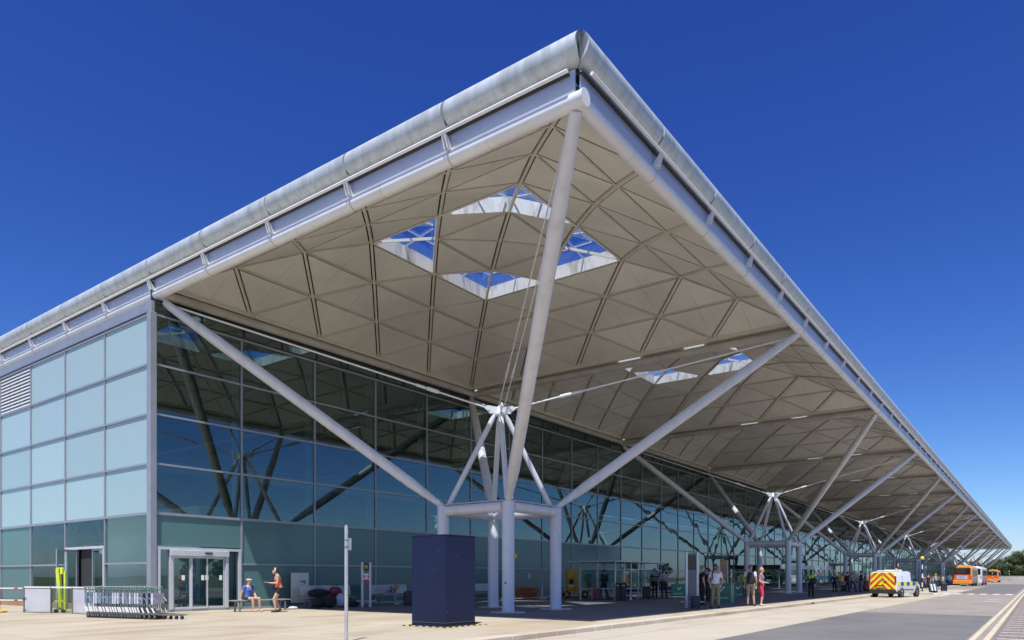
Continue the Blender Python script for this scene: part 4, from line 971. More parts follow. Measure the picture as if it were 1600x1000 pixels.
def pose_joints(pose, arms):
    J = dict(pel=V3((0, 0, .95)), chest=V3((0, 0, 1.28)), neck=V3((0, .01, 1.47)), head=V3((0, -.02, 1.63)))
    for s, k in ((-1, 'R'), (1, 'L')):
        J['sh'+k] = V3((s*.175, 0, 1.41)); J['hip'+k] = V3((s*.09, 0, .93))
        J['kn'+k] = V3((s*.10, -.015, .50)); J['an'+k] = V3((s*.105, .03, .085)); J['toe'+k] = V3((s*.125, -.15, .035))
        J['el'+k] = V3((s*.235, .03, 1.13)); J['wr'+k] = V3((s*.24, -.04, .89)); J['fi'+k] = V3((s*.23, -.07, .72))
    if pose == 'contra': J['knR'] += V3((-.02, -.05, .0)); J['anR'] += V3((-.05, -.04, 0)); J['toeR'] += V3((-.09, -.03, 0))
    if pose == 'walk':
        J['knL'] = V3((.1, -.19, .52)); J['anL'] = V3((.1, -.27, .10)); J['toeL'] = V3((.11, -.45, .06)); J['knR'] = V3((-.1, .03, .50)); J['anR'] = V3((-.1, .26, .16)); J['toeR'] = V3((-.11, .11, .05))
    if pose == 'lean':   # knees soft, hips back
        for k, s in (('R', -1), ('L', 1)):
            J['hip'+k] += V3((0, .07, -.03)); J['kn'+k] = V3((s*.1, -.10 - .04*s, .50)); J['an'+k] = V3((s*.11, .02-.08*s, .085)); J['toe'+k] = V3((s*.12, -.16-.08*s, .035))
        J['pel'] += V3((0, .07, -.03)); J['neck'] += V3((0, -.02, -.02)); J['head'] += V3((0, -.07, -.05))
    if pose == 'sit':
        dz = -.46
        for k in ('pel', 'chest', 'neck', 'head', 'shL', 'shR', 'hipL', 'hipR', 'elL', 'elR', 'wrL', 'wrR', 'fiL', 'fiR'): J[k] = J[k]+V3((0, 0, dz))
        for k, s in (('R', -1), ('L', 1)):
            J['hip'+k] = V3((s*.09, 0, .50)); J['kn'+k] = V3((s*.15, -.43, .50)); J['an'+k] = V3((s*.15+.02, -.44, .085)); J['toe'+k] = V3((s*.17, -.62, .035))
    if pose == 'slump':
        J = pose_joints('sit', None)
        for k in ('chest', 'neck', 'head', 'shL', 'shR'):
            p = J[k]-J['pel']; a = .75 if k != 'head' else .9; J[k] = J['pel']+V3((p.x, p.y*math.cos(a)-p.z*math.sin(a), p.z*math.cos(a)+p.y*math.sin(a)))
        for k, s in (('R', -1), ('L', 1)): J['el'+k] = V3((s*.24, -.38, .60)); J['wr'+k] = V3((s*.08, -.50, .52)); J['fi'+k] = V3((s*.02, -.60, .45))
    S = V3((0, 0, -.46)) if pose == 'sit' else V3((0, 0, 0))
    for k, s in (('R', -1), ('L', 1)):
        a = arms.get(k) if isinstance(arms, dict) else arms
        if a == 'phone': J['el'+k] = V3((s*.215, -.02, 1.12))+S; J['wr'+k] = V3((s*.09, -.27, 1.13))+S; J['fi'+k] = V3((s*.03, -.41, 1.17))+S
        if a == 'pocket': J['el'+k] = V3((s*.275, .06, 1.13))+S; J['wr'+k] = V3((s*.205, -.04, .93))+S; J['fi'+k] = V3((s*.17, -.08, .80))+S
        if a == 'bend': J['el'+k] = V3((s*.23, .05, 1.13))+S; J['wr'+k] = V3((s*.20, -.19, 1.06))+S; J['fi'+k] = V3((s*.16, -.34, 1.06))+S
        if a == 'back': J['el'+k] = V3((s*.25, .14, 1.15))+S; J['wr'+k] = V3((s*.27, .30, .95))+S; J['fi'+k] = V3((s*.27, .39, .82))+S
        if a == 'point': J['el'+k] = V3((s*.26, -.22, 1.30))+S; J['wr'+k] = V3((s*.30, -.46, 1.26))+S; J['fi'+k] = V3((s*.31, -.62, 1.24))+S
        if a == 'lap': J['el'+k] = V3((s*.24, -.06, 1.13))+S; J['wr'+k] = V3((s*.14, -.26, 1.02))+S; J['fi'+k] = V3((s*.08, -.38, .99))+S
        if a == 'prop': J['el'+k] = V3((s*.25, .10, 1.14))+S; J['wr'+k] = V3((s*.29, .10, .93))+S; J['fi'+k] = V3((s*.30, .04, .90))+S
        if a == 'ear': J['el'+k] = V3((s*.27, -.10, 1.18))+S; J['wr'+k] = V3((s*.16, -.10, 1.42))+S; J['fi'+k] = V3((s*.10, -.06, 1.55))+S
    return J
def body_mesh(J, voxel, bust=False):
    mb = MB()
    up = (J['chest']-J['pel']).normalized(); xs = V3((1, 0, 0)); yd = up.cross(xs).normalized()
    def ring(c, rx, ry, n=18): return [c+xs*rx*math.cos(2*math.pi*k/n)+yd*ry*math.sin(2*math.pi*k/n) for k in range(n)]
    pel, ch, nk, hd = J['pel'], J['chest'], J['neck'], J['head']
    loft(mb, [ring(pel-up*.10, .10, .085), ring(pel-up*.06, .155, .115), ring(pel+up*.02, .165, .12), ring(pel.lerp(ch, .4), .135, .10), ring(pel.lerp(ch, .75), .15, .108), ring(ch+V3((0, 0, 0)), .17, .118 if not bust else .135), ring(ch.lerp(nk, .55), .175, .10), ring(ch.lerp(nk, .85), .12, .075), ring(nk, .065, .06)])
    mb.path([nk-(nk-ch)*.2, nk.lerp(hd, .5), hd], [.06, .055, .05], 14)
    mb.ball(hd+V3((0, .005, .02)), (.077, .096, .118), 20, 14); mb.ball(hd+V3((0, -.045, -.055)), (.052, .05, .05), 14, 10)
    mb.path([hd+V3((0, -.085, .025)), hd+V3((0, -.112, -.015)), hd+V3((0, -.085, -.03))], [.008, .016, .012], 8)
    for s in (-1, 1): mb.ball(hd+V3((s*.077, .012, -.005)), (.012, .02, .03), 8, 6)
    for k, s in (('R', -1), ('L', 1)):
        sh, el, wr, fi = J['sh'+k], J['el'+k], J['wr'+k], J['fi'+k]
        mb.ball(sh+V3((0, 0, -.012)), .066, 12, 8); mb.path([sh, sh.lerp(el, .35), el], [.056, .053, .042], 12); mb.ball(el, .042, 10, 8); mb.path([el, el.lerp(wr, .3), wr], [.041, .042, .027], 12)
        d = (fi-wr).normalized(); side = d.cross(V3((0, 0, 1)) if abs(d.z) < .8 else V3((0, 1, 0))).normalized(); nrm = side.cross(d)
        L_h = (fi-wr).length
        loft(mb, [[wr+d*t+side*a*math.cos(q)+nrm*b*math.sin(q) for q in [2*math.pi*j/10 for j in range(10)]] for t, a, b in ((0, .027, .02), (L_h*.2, .036, .018), (L_h*.5, .041, .015))])
        curl = nrm*(-.02) if nrm.z > 0 else nrm*.02
        for j, (o, ln) in enumerate(((-.030, .43), (-.010, .50), (.010, .47), (.029, .38))):
            b0 = wr+d*L_h*.45+side*o; mb.path([b0, b0+d*L_h*ln*.55+curl*.4, b0+d*L_h*ln*.98+curl*1.5], [.0105, .010, .008], 7)
        b0 = wr+d*L_h*.15+side*.03; mb.path([b0, b0+side*.028+d*L_h*.16, b0+side*.030+d*L_h*.36+curl*.6], [.013, .0115, .009], 7)
        hp, kn, an, to = J['hip'+k], J['kn'+k], J['an'+k], J['toe'+k]
        mb.ball(hp, .088, 12, 8); mb.path([hp, hp.lerp(kn, .35), kn], [.088, .08, .056], 14); mb.ball(kn, .056, 12, 8); mb.path([kn, kn.lerp(an, .3), an], [.054, .056, .036], 14)
        fd = (to-an); fd.z = 0; fd.normalize(); heel = V3((an.x, an.y, max(.04, an.z-.045)))-fd*.045
        sx = V3((-fd.y, fd.x, 0))
        loft(mb, [[heel.lerp(to, t)+sx*a*math.cos(q)+V3((0, 0, dz+b*math.sin(q))) for q in [2*math.pi*j/12 for j in range(12)]] for t, a, b, dz in ((0, .03, .03, 0), (.15, .038, .04, .005), (.5, .042, .036, .003), (.85, .046, .026, -.003), (1.0, .034, .016, -.008))])
        mb.ball(an-V3((0, 0, .01)), .042, 10, 8)
    tmp = bpy.data.objects.new('tmp', mb.mesh('tmp', [])) if False else None
    me = bpy.data.meshes.new('tmp'); me.from_pydata(mb.v, [], mb.f); o = bpy.data.objects.new('tmp', me); C.objects.link(o)
    r = o.modifiers.new('r', 'REMESH'); r.mode = 'VOXEL'; r.voxel_size = voxel
    sm = o.modifiers.new('s', 'SMOOTH'); sm.factor = .5; sm.iterations = 2
    dg = bpy.context.evaluated_depsgraph_get(); dg.update(); out = bpy.data.meshes.new_from_object(o.evaluated_get(dg)); bpy.data.objects.remove(o)
    return out
def person(label, loc, face, H=1.75, pose='stand', arms=None, top=((.6, .6, .65), .5), legs=((.1, .1, .12), 1.0), shoe=(.03, .03, .03), skin='skin_light', hair=('brown', 'short'), far=False, bust=False, extra=None, group=None, sandals=False):
    J = pose_joints(pose, arms); vx = .024 if far else .0125
    me = body_mesh(J, vx, bust)
    n = len(me.vertices); co = np.empty(n*3); me.vertices.foreach_get('co', co); co = co.reshape(-1, 3); nr = np.empty(n*3); me.vertices.foreach_get('normal', nr); nr = nr.reshape(-1, 3)
    bones = []
    def bn(nm, a, b, r): bones.append((nm, np.array(a), np.array(b), r))
    bn('torso', J['pel']+V3((0, 0, .04)), J['chest'].lerp(J['neck'], .7), .15); bn('pelvis', J['pel']-V3((0, 0, .08)), J['pel']+V3((0, 0, .03)), .15); bn('neck', J['neck']+V3((0, 0, .0)), J['head']-V3((0, 0, .07)), .055); bn('head', J['head']-V3((0, .0, .03)), J['head']+V3((0, 0, .06)), .10)
    for k in 'RL':
        bn('uarm', J['sh'+k], J['el'+k], .055); bn('farm', J['el'+k], J['wr'+k], .038); bn('hand', J['wr'+k], J['fi'+k], .03); bn('thigh', J['hip'+k], J['kn'+k], .08); bn('shin', J['kn'+k], J['an'+k], .05); bn('foot', J['an'+k], J['toe'+k], .045)
    D = []; T = []
    for nm, a, b, r in bones:
        ab = b-a; t = np.clip(((co-a)@ab)/(ab@ab), 0, 1); D.append(np.linalg.norm(co-(a+t[:, None]*ab), axis=1)/r); T.append(t)
    D = np.array(D); T = np.array(T); bi = D.argmin(0); names = np.array([b[0] for b in bones])[bi]; tt = T[bi, np.arange(n)]
    sl, ln = top[1], legs[1]          # sleeve: 0 none, .5 to mid upper arm, 2 to wrist ; leg: .5 mid-thigh, 1.3 below knee, 2 ankle
    gid = np.zeros(n, int)            # 0 skin 1 top 2 legs 3 shoes
    gid[(names == 'torso') & (tt < (.97 if sl > 0 else .86))] = 1
    gid[(names == 'uarm') & (tt < min(sl, 1.01))] = 1; gid[(names == 'farm') & (tt < sl-1)] = 1
    gid[(names == 'pelvis')] = 2; gid[(names == 'thigh') & (tt < min(ln, 1.01))] = 2; gid[(names == 'shin') & (tt < ln-1)] = 2
    if not sandals: gid[(names == 'foot')] = 3; gid[(names == 'shin') & (tt > .95)] = 3
    else: gid[(names == 'foot') & (co[:, 2] < .028)] = 3
    off = np.array([0, .012, .014, .008])[gid]; co2 = co+nr*off[:, None]
    co2[:, 2] -= min(0.0, 0); me.vertices.foreach_set('co', co2.ravel())
    def mt(c): return M[c] if isinstance(c, str) else cmat(c)
    me.materials.clear()
    for m in (M[skin], mt(top[0]), mt(legs[0]), mt(shoe)): me.materials.append(m)
    fi = np.empty(len(me.loops), int); me.loops.foreach_get('vertex_index', fi); st = np.empty(len(me.polygons), int); me.polygons.foreach_get('loop_start', st)
    me.polygons.foreach_set('material_index', gid[fi[st]]); me.polygons.foreach_set('use_smooth', [True]*len(me.polygons)); me.update()
    zmin = co2[:, 2].min()
    k = H/1.75
    t = thing('person', label, 'person', (loc[0], loc[1], loc[2]-zmin*k), face, group); t.scale = (k, k, k)
    link('body', me, t)
    hd = J['head']; hc, hs = hair
    hb = MB(); hb.ball(hd+V3((0, .012, .026)), (.088, .108, .124), 18, 14)
    keep = [f for f in hb.f if (lambda c: (c.y-hd.y > -.055+(.05 if c.z-hd.z < .05 else -.06)) and c.z-hd.z > (-.03 if hs == 'short' else -.06))(sum((V3(hb.v[i]) for i in f), V3())/len(f))]
    hb.f = keep; hb.sm = [True]*len(keep); hb.mi = [0]*len(keep)
    if hs == 'long': hb.path([hd+V3((0, .06, .04)), hd+V3((0, .095, -.08)), hd+V3((0, .085, -.24))], [.075, .07, .03], 10, ell=(1.1, .5))
    if hs == 'tail': hb.path([hd+V3((0, .09, .06)), hd+V3((0, .15, -.02)), hd+V3((0, .14, -.20))], [.03, .035, .012], 8)
    if hs == 'bun': hb.ball(hd+V3((0, .08, .11)), .045, 10, 8)
    hb.build('hair', 'hair_'+hc, t)
    if not far:
        e = MB()
        for s in (-1, 1): e.ball(hd+V3((s*.030, -.088, .022)), (.012, .006, .007), 8, 6)
        e.build('eyes', 'eye_dark', t); MB().ball(hd+V3((0, -.094, -.062)), (.022, .006, .006), 8, 6).build('mouth', 'lip', t)
    for (nm, mb, m) in (extra(J) if extra else []): mb.build(nm, m, t)
    return t, J
def facing(dx, dy): return math.atan2(dx, -dy)     # heading so that local -Y looks along (dx,dy)
def at_sit(x, y): return (x, y, 0)
# --- by the end of the glass wall
def visor(J): h = J['head']; return [('visor', MB().lathe([(.100, .0), (.102, .055)], h+V3((0, 0, .035)), 18).ball(h+V3((0, -.10, .05)), (.07, .06, .012), 10, 6), 'sign_white'), ('bag_strap', MB().path([J['shL']+V3((-.05, -.08, .03)), J['chest']+V3((-.02, -.15, -.05)), J['pel']+V3((-.13, -.13, .08))], [.011]*3, 6, ell=(1.8, .6)), 'black_cloth')]
yb1 = Yat(386, bx1)
person('seated person in blue top and white visor on the sunny bench', (bx1+.02, yb1+.05, 0), facing(1, .1), 1.70, 'sit', {'R': 'prop', 'L': 'lap'}, ((.07, .16, .55), .45), ((.02, .03, .06), .45), shoe=(.12, .09, .06), hair=('brown', 'bun'), extra=visor, sandals=True, bust=True)
g2 = G(433.5, 956.5)
def cap2(J): h = J['head']; return [('headphones', MB().path([h+V3((-.09, 0, 0)), h+V3((-.07, 0, .13)), h+V3((.07, 0, .13)), h+V3((.09, 0, 0))], [.016]*4, 8), 'sign_white')]
person('standing person in orange tank top and black shorts looking at a phone', g2, facing(-.55, -.9), 1.66, 'lean', 'phone', ((.75, .17, .09), 0.0), ((.015, .015, .018), .42), shoe=(.05, .05, .055), hair=('brown', 'bun'), extra=cap2)
fa = facing(-.55, -.9); R2 = Matrix.Rotation(fa, 3, 'Z')
t = thing('phone', 'white phone held by the person in the orange top', 'phone', g2+R2@V3((0, -.42, 1.10)), fa); MB().box((-.035, -.06, 0), (.035, .06, .009), bev=.003).build('case', 'sign_white', t); MB().box((-.031, -.055, .0092), (.031, .055, .0098)).build('screen', 'screen_black', t)
bag('shoulder_bag', 'small black shoulder bag at the hip of the person in orange', g2+R2@V3((-.24, -.10, .78)), fa+.4, (.28, .12, .24), 'black_cloth')
# --- seated person in checked shirt
ys = Yat(602, bx2)
person('hunched long-haired person in checked shirt sitting on a shaded bench', (bx2+.05, ys, 0), facing(.75, .65), 1.70, 'slump', None, ('check_cloth', 2.0), ((.30, .29, .36), 1.9), shoe=(.6, .6, .62), hair=('blond', 'long'))
# --- by the shelter
person('person in dark coat and cap inside the glass shelter', G(944, 937), facing(-.8, .3), 1.78, 'walk', 'bend', ((.02, .02, .022), 2.0), ((.02, .02, .022), 2.0), hair=('black', 'short'), far=True)
suitcase('red upright suitcase inside the glass shelter', G(932, 938), .5, (.42, .28, .66), 'suit_red')
person('person in pale shirt at the far side of the shelter', G(984, 934), facing(.2, -1), 1.7, 'stand', 'bend', ((.40, .42, .45), .5), ((.03, .03, .04), 2.0), hair=('brown', 'short'), far=True)
suitcase('black suitcase standing by the shelter posts', G(1010, 936.5), .4, (.48, .32, .74), 'black_plastic', handle=.2)
person('person in dark and grey striped top beside the shelter', G(1023, 935), facing(-.3, .9), 1.78, 'stand', None, ('stripe_cloth', .6), ((.02, .02, .024), 2.0), hair=('grey', 'short'))
gS = G(1037.5, 935.5); person('person in grey tee with black shoulder bag seen from behind', gS, facing(-.55, .85), 1.76, 'contra', None, ((.33, .33, .34), .55), ((.02, .02, .022), 2.0), hair=('black', 'short'))
bag('shoulder_bag', 'black shoulder bag hanging behind the person in grey tee', gS+Vector((.05, -.26, .78)), .9, (.42, .18, .30), 'black_cloth')
# --- by the wide totem
person('person in black clothes behind the wide grey totem', G(1097, 946), facing(.6, .5), 1.8, 'stand', None, ((.018, .018, .02), .55), ((.02, .02, .022), 2.0), hair=('grey', 'short'))
person('dark-haired person in black with orange shoes by the counter', G(1106, 943.5), facing(-.7, -.2), 1.72, 'contra', 'bend', ((.02, .02, .022), 2.0), ((.02, .02, .022), 2.0), shoe=(.70, .12, .06), hair=('black', 'long'))
person('person in black behind the counter reaching out an arm', G(1120, 940.5), facing(.9, .0), 1.82, 'stand', {'L': 'point'}, ((.02, .02, .022), .6), ((.02, .02, .022), 2.0), hair=('black', 'short'))
def shades(J): h = J['head']; return [('sunglasses', MB().box((h.x-.062, h.y-.104, h.z+.005), (h.x-.006, h.y-.094, h.z+.04)).box((h.x+.006, h.y-.104, h.z+.005), (h.x+.062, h.y-.094, h.z+.04)).box((h.x-.006, h.y-.102, h.z+.026), (h.x+.006, h.y-.096, h.z+.036)).box((h.x-.084, h.y-.1, h.z+.022), (h.x-.078, h.y+.02, h.z+.032)).box((h.x+.078, h.y-.1, h.z+.022), (h.x+.084, h.y+.02, h.z+.032)), 'screen_black'), ('beard', MB().ball(h+V3((0, -.055, -.062)), (.056, .05, .048), 12, 8), 'hair_brown'), ('bag_strap', MB().path([J['shR']+V3((.03, .10, .02)), J['shR']+V3((.04, -.01, .075)), J['shR']+V3((.04, -.10, -.04)), J['chest']+V3((-.13, -.125, -.12))], [.014]*4, 6, ell=(1.8, .6)), 'black_cloth')]
person('bearded person in white tee, sunglasses and olive trousers at the kerb', G(1118, 950.5), facing(.45, -.95), 1.80, 'contra', 'pocket', ((.62, .62, .70), .55), ((.19, .17, .10), 1.93), shoe=(.03, .028, .028), skin='skin_tan', hair=('brown', 'short'), extra=shades)
# --- pair at the kerb
gb = G(1172.5, 947); person('person in white tee and khaki shorts with a backpack, seen from behind', gb, facing(-.35, .95), 1.82, 'contra', None, ((.66, .66, .74), .55), ('camo_cloth', .95), shoe=(.06, .05, .04), skin='skin_tan', hair=('bald', 'short'))
fb = facing(-.35, .95); Rb = Matrix.Rotation(fb, 3, 'Z')
t = thing('backpack', 'large black backpack worn over a white tee', 'backpack', gb+Rb@V3((0, .20, .98)), fb)
loft(MB(), [[Vector((a*math.copysign(abs(math.cos(q))**.6, math.cos(q)), b*math.copysign(abs(math.sin(q))**.6, math.sin(q)), z)) for q in [2*math.pi*j/14 for j in range(14)]] for z, a, b in ((0, .13, .07), (.04, .165, .10), (.25, .17, .115), (.42, .15, .09), (.50, .08, .05))]).build('pack', 'black_cloth', t); MB().box((-.10, .10, .06), (.10, .145, .24), bev=.02).build('pocket', 'black_cloth', t)
for s in (-1, 1): MB().path([(s*.09, -.06, .44), (s*.11, -.15, .50), (s*.11, -.30, .36), (s*.12, -.22, .05), (s*.12, -.06, .02)], [.016]*5, 6).build('strap', 'black_cloth', t)
person('blond person in purple patterned top and red shorts at the kerb', G(1189.5, 946.5), facing(.75, .15), 1.70, 'contra', {'L': 'bend', 'R': 'bend'}, ('floral_cloth', .5), ((.62, .03, .06), 1.12), shoe=(.55, .5, .46), hair=('blond', 'tail'), bust=True)
# --- hi-vis people and the crowd further along
person('person in lime safety vest and black trousers carrying a dark coat', G(1267.5, 933.5), facing(.4, -.9), 1.72, 'stand', {'R': 'lap', 'L': 'phone'}, ((.45, .80, .05), .2), ((.015, .015, .018), 2.0), hair=('black', 'bun'), skin='skin_dark')
ghv = G(1267.5, 933.5); bag('folded_coat', 'black coat over the arm of the person in safety vest', ghv+Vector((.18, -.22, .82)), .4, (.42, .2, .42), 'black_cloth', 'coat')
person('person in lime safety vest standing in the entrance shade', G(1163, 932), facing(0, -1), 1.75, 'stand', None, ((.40, .75, .05), .3), ((.02, .02, .03), 2.0), hair=('brown', 'short'), far=True)
crowd = [(1304, 925.5, (.02, .03, .10), (.02, .02, .03), 'grey', 'navy top', 0.2), (1311, 925, (.35, .45, .06), (.25, .24, .2), 'black', 'lime tee', .0), (1324, 925.5, (.03, .03, .03), (.03, .03, .03), 'brown', 'black jacket', 2.5), (1332, 924.5, (.28, .28, .30), (.05, .05, .07), 'blond', 'grey top', 1.0), (1345, 925, (.02, .02, .02), (.08, .12, .25), 'black', 'black top and blue jeans', -1.2), (1352, 923, (.30, .06, .08), (.05, .05, .06), 'brown', 'red top', 2.0),
         (1443, 921.5, (.25, .10, .10), (.03, .03, .04), 'brown', 'red and white top by the beacon', .6), (1451, 921, (.03, .03, .03), (.03, .03, .03), 'black', 'black clothes by the beacon', -.4), (1455, 919.5, (.55, .45, .42), (.05, .06, .12), 'blond', 'pale pink top', .5), (1462, 920, (.50, .42, .38), (.04, .05, .1), 'blond', 'cream top among the suitcases', 1.5), (1473, 919, (.5, .42, .36), (.2, .15, .12), 'brown', 'beige top beside the bus', 2.4), (1480, 916, (.16, .42, .65), (.04, .05, .10), 'brown', 'light blue shirt behind the orange bus', 3.0), (1547, 909.5, (.6, .6, .62), (.03, .03, .04), 'brown', 'white shirt by the far bus', 1.0), (1553, 909, (.55, .62, .7), (.5, .4, .35), 'brown', 'pale blue top by the far bus', 2.0)]
for i, (px, py, tc, lc, hc, ds, fc) in enumerate(crowd):
    person(f'distant person in {ds} waiting by the road', G(px, py, 0 if px < 1400 else -.12), fc, 1.64+.035*(i % 5), 'walk' if i % 3 == 0 else 'contra', {'R': ('bend' if i % 2 else 'back')}, (tc, .5 if i % 2 else 2.0), (lc, 2.0), hair=(hc, 'long' if hc == 'blond' else 'short'), far=True, group='people waiting along the road')
suitcase('large black suitcase with white stripes tilted beside the beacon', G(1459, 926, -.12), math.radians(25), (.62, .34, .86), 'suit_navy', tilt=math.radians(-32), handle=.3, stripes=True)
suitcase('navy upright suitcase beside the striped suitcase', G(1475, 924, -.12), .3, (.50, .32, .78), 'suit_navy', handle=.35)
suitcase('red suitcase leaning among the crowd under the canopy', G(1355, 923.5), .6, (.5, .34, .62), 'suit_red', tilt=math.radians(-25), handle=.4)
suitcase('dark suitcase at the feet of the crowd under the canopy', G(1317, 924.5), .3, (.45, .3, .6), 'black_plastic', handle=.3)
# ------------------------------------------------------------------ vehicles (local +Y = forward)
mat('van_white', (.74, .75, .77), .25, coat=.6, var=.02, vscale=2); mat('bumper', (.025, .026, .028), .55); mat('car_glass', (.012, .016, .02), .06, spec=.7); mat('tail_red', (.45, .015, .015), .2); mat('lamp_clear', (.6, .6, .6), .1)
mat('check_blue', (.015, .035, .42), .35); mat('check_yellow', (.72, .78, .04), .35); mat('plate_yellow', (.55, .38, .04), .4); mat('beacon_orange', (.8, .22, .02), .2); mat('wheel_silver', (.45, .46, .48), .3, metal=.7); mat('bus_orange', (.80, .30, .035), .3, coat=.4, var=.05, vscale=1); mat('bus_amber', (.80, .29, .04), .32, coat=.3, var=.06, vscale=1); mat('bus_red', (.80, .12, .015), .3, coat=.4, var=.05, vscale=1); mat('bus_white', (.74, .74, .76), .3, coat=.4); mat('bus_grey', (.30, .29, .29), .4)
mat('advert', (.55, .62, .72), .4, col2=(.20, .28, .40), vscale=3.5, obj=True); mat('pink', (.6, .12, .10), .4)
def chevron_mat():
    m = bpy.data.materials.new('chevron'); m.use_nodes = True; n = m.node_tree; p = n.nodes['Principled BSDF']; p.inputs['Roughness'].default_value = .35; L = n.links.new
    t = n.nodes.new('ShaderNodeTexCoord'); sx = n.nodes.new('ShaderNodeSeparateXYZ'); L(t.outputs['Object'], sx.inputs[0])
    ab = n.nodes.new('ShaderNodeMath'); ab.operation = 'ABSOLUTE'; L(sx.outputs[0], ab.inputs[0])
    ad = n.nodes.new('ShaderNodeMath'); L(ab.outputs[0], ad.inputs[0]); L(sx.outputs[2], ad.inputs[1])
    pp = n.nodes.new('ShaderNodeMath'); pp.operation = 'PINGPONG'; pp.inputs[1].default_value = .21; L(ad.outputs[0], pp.inputs[0])
    g = n.nodes.new('ShaderNodeMath'); g.operation = 'GREATER_THAN'; g.inputs[1].default_value = .105; L(pp.outputs[0], g.inputs[0])
    mx = n.nodes.new('ShaderNodeMix'); mx.data_type = 'RGBA'; L(g.outputs[0], mx.inputs[0]); mx.inputs[6].default_value = (.75, .06, .035, 1); mx.inputs[7].default_value = (.78, .82, .03, 1); L(mx.outputs[2], p.inputs['Base Color']); M['chevron'] = m
chevron_mat()
def section(y, z0, z1, wb, wm, wt, zw, r=.12):
    pts = [(wb, z0), (wm, z0+.14), (wm, zw), (wt+.01, z1-r), (wt-.4*r, z1-.25*r), (wt-1.3*r, z1)]
    return [Vector((x, y, z)) for x, z in pts]+[Vector((-x, y, z)) for x, z in pts[::-1]]
def wheel(parent, x, y, r, w):
    o = MB().lathe([(r*.62, -w/2), (r*.95, -w/2), (r, -w/2+.03), (r, w/2-.03), (r*.95, w/2), (r*.62, w/2)], n=24).build('wheel', 'black_rubber', parent, loc=(x, y, r)); o.rotation_euler = (0, math.pi/2, 0)
    rm = MB().lathe([(0, -.02), (r*.2, -.02), (r*.2, .0), (r*.62, w/2-.03)], n=20); rm.lathe([(r*.62, -w/2+.03), (r*.62, w/2-.02)], n=20)
    for k in range(5):
        a = 2*math.pi*k/5; rm.slab([(math.cos(a-.16)*r*.18, math.sin(a-.16)*r*.18, w/2-.05), (math.cos(a-.10)*r*.6, math.sin(a-.10)*r*.6, w/2-.03), (math.cos(a+.10)*r*.6, math.sin(a+.10)*r*.6, w/2-.03), (math.cos(a+.16)*r*.18, math.sin(a+.16)*r*.18, w/2-.05)], .03)
    rm.build('rim', 'wheel_silver', o) if x > 0 else rm.build('rim', 'wheel_silver', o).__setattr__('rotation_euler', (math.pi, 0, 0))
RZV = math.radians(-13); hv = Vector((-math.sin(RZV), math.cos(RZV), 0)); rear = G(1379.5, 933.6, -.12)
vc = rear+hv*2.15
v = thing('police_van', 'white van with red and yellow chevron doors and blue checks', 'van', (vc.x, vc.y, -.12), RZV)
st = [section(-2.19, .42, 1.66, .78, .84, .76, 1.05), section(-2.14, .36, 1.76, .86, .905, .80, 1.05), section(-1.4, .30, 1.80, .86, .915, .81, 1.05), section(.2, .28, 1.81, .86, .915, .80, 1.05), section(.62, .28, 1.74, .86, .915, .77, 1.05, .14), section(1.02, .28, 1.42, .86, .91, .76, 1.02, .14), section(1.38, .28, 1.10, .86, .90, .80, .98, .08), section(1.95, .28, .96, .82, .87, .72, .82, .10), section(2.20, .36, .72, .60, .66, .50, .60, .08)]
autosharp(loft(MB(), st).build('body', 'van_white', v), .5)
MB().box((-.87, -2.26, .26), (.87, -2.0, .56), bev=.05).box((.80, -2.0, .26), (.925, -1.72, .50), bev=.02).box((-.925, -2.0, .26), (-.80, -1.72, .50), bev=.02).build('rear_bumper', 'bumper', v)
for s in (-1, 1):
    x0, x1 = (.012, .80) if s > 0 else (-.80, -.012)
    d = MB().slab([(x0, -2.205, .58), (x1, -2.205, .58), (x1*.98 if s > 0 else x1, -2.205, 1.30), (x1*.94 if s > 0 else x1, -2.19, 1.70), (x0 if s > 0 else x0*.94, -2.19, 1.70), (x0 if s > 0 else x0*.98, -2.205, 1.30)], .03, nrm=(0, -1, 0)).build('rear_door', 'chevron', v)
    MB().box((x1-.10 if s > 0 else x0+.04, -2.245, .95), (x1-.04 if s > 0 else x0+.10, -2.2355, 1.0)).build('hinge', 'bumper', d)
    # white seam of a blank rear window
    pts = [(x0+.05*s*(s > 0) if s > 0 else x1-.04, 1.18), (x1-.12 if s > 0 else x0+.12, 1.18), (x1-.06 if s > 0 else x0+.06, 1.34), (x1-.08 if s > 0 else x0+.08, 1.60)]
    MB().path([(px_, -2.238, pz_) for px_, pz_ in pts], [.007]*4, 6).build('window_seam', 'sign_white', d)
    MB().slab([(s*.845-.055, -2.19, .98), (s*.845+.055, -2.19, .98), (s*.845+.03, -2.185, 1.46), (s*.845-.06, -2.185, 1.46)], .05, nrm=(0, -1, 0)).build('tail_light', 'tail_red', v)
MB().box((-.46, -2.262, .62), (.12, -2.236, .84), bev=.01).build('plate_recess', 'bumper', v); MB().box((-.42, -2.27, .66), (.08, -2.2625, .77)).build('number_plate', 'plate_yellow', v); MB().box((.10, -2.265, 1.02), (.26, -2.236, 1.08), bev=.01).build('door_handle', 'bumper', v)
lettering('POLICE', .16, 'plate_yellow', v, (0, -2.24, 1.53), (math.pi/2, 0, 0), .004)
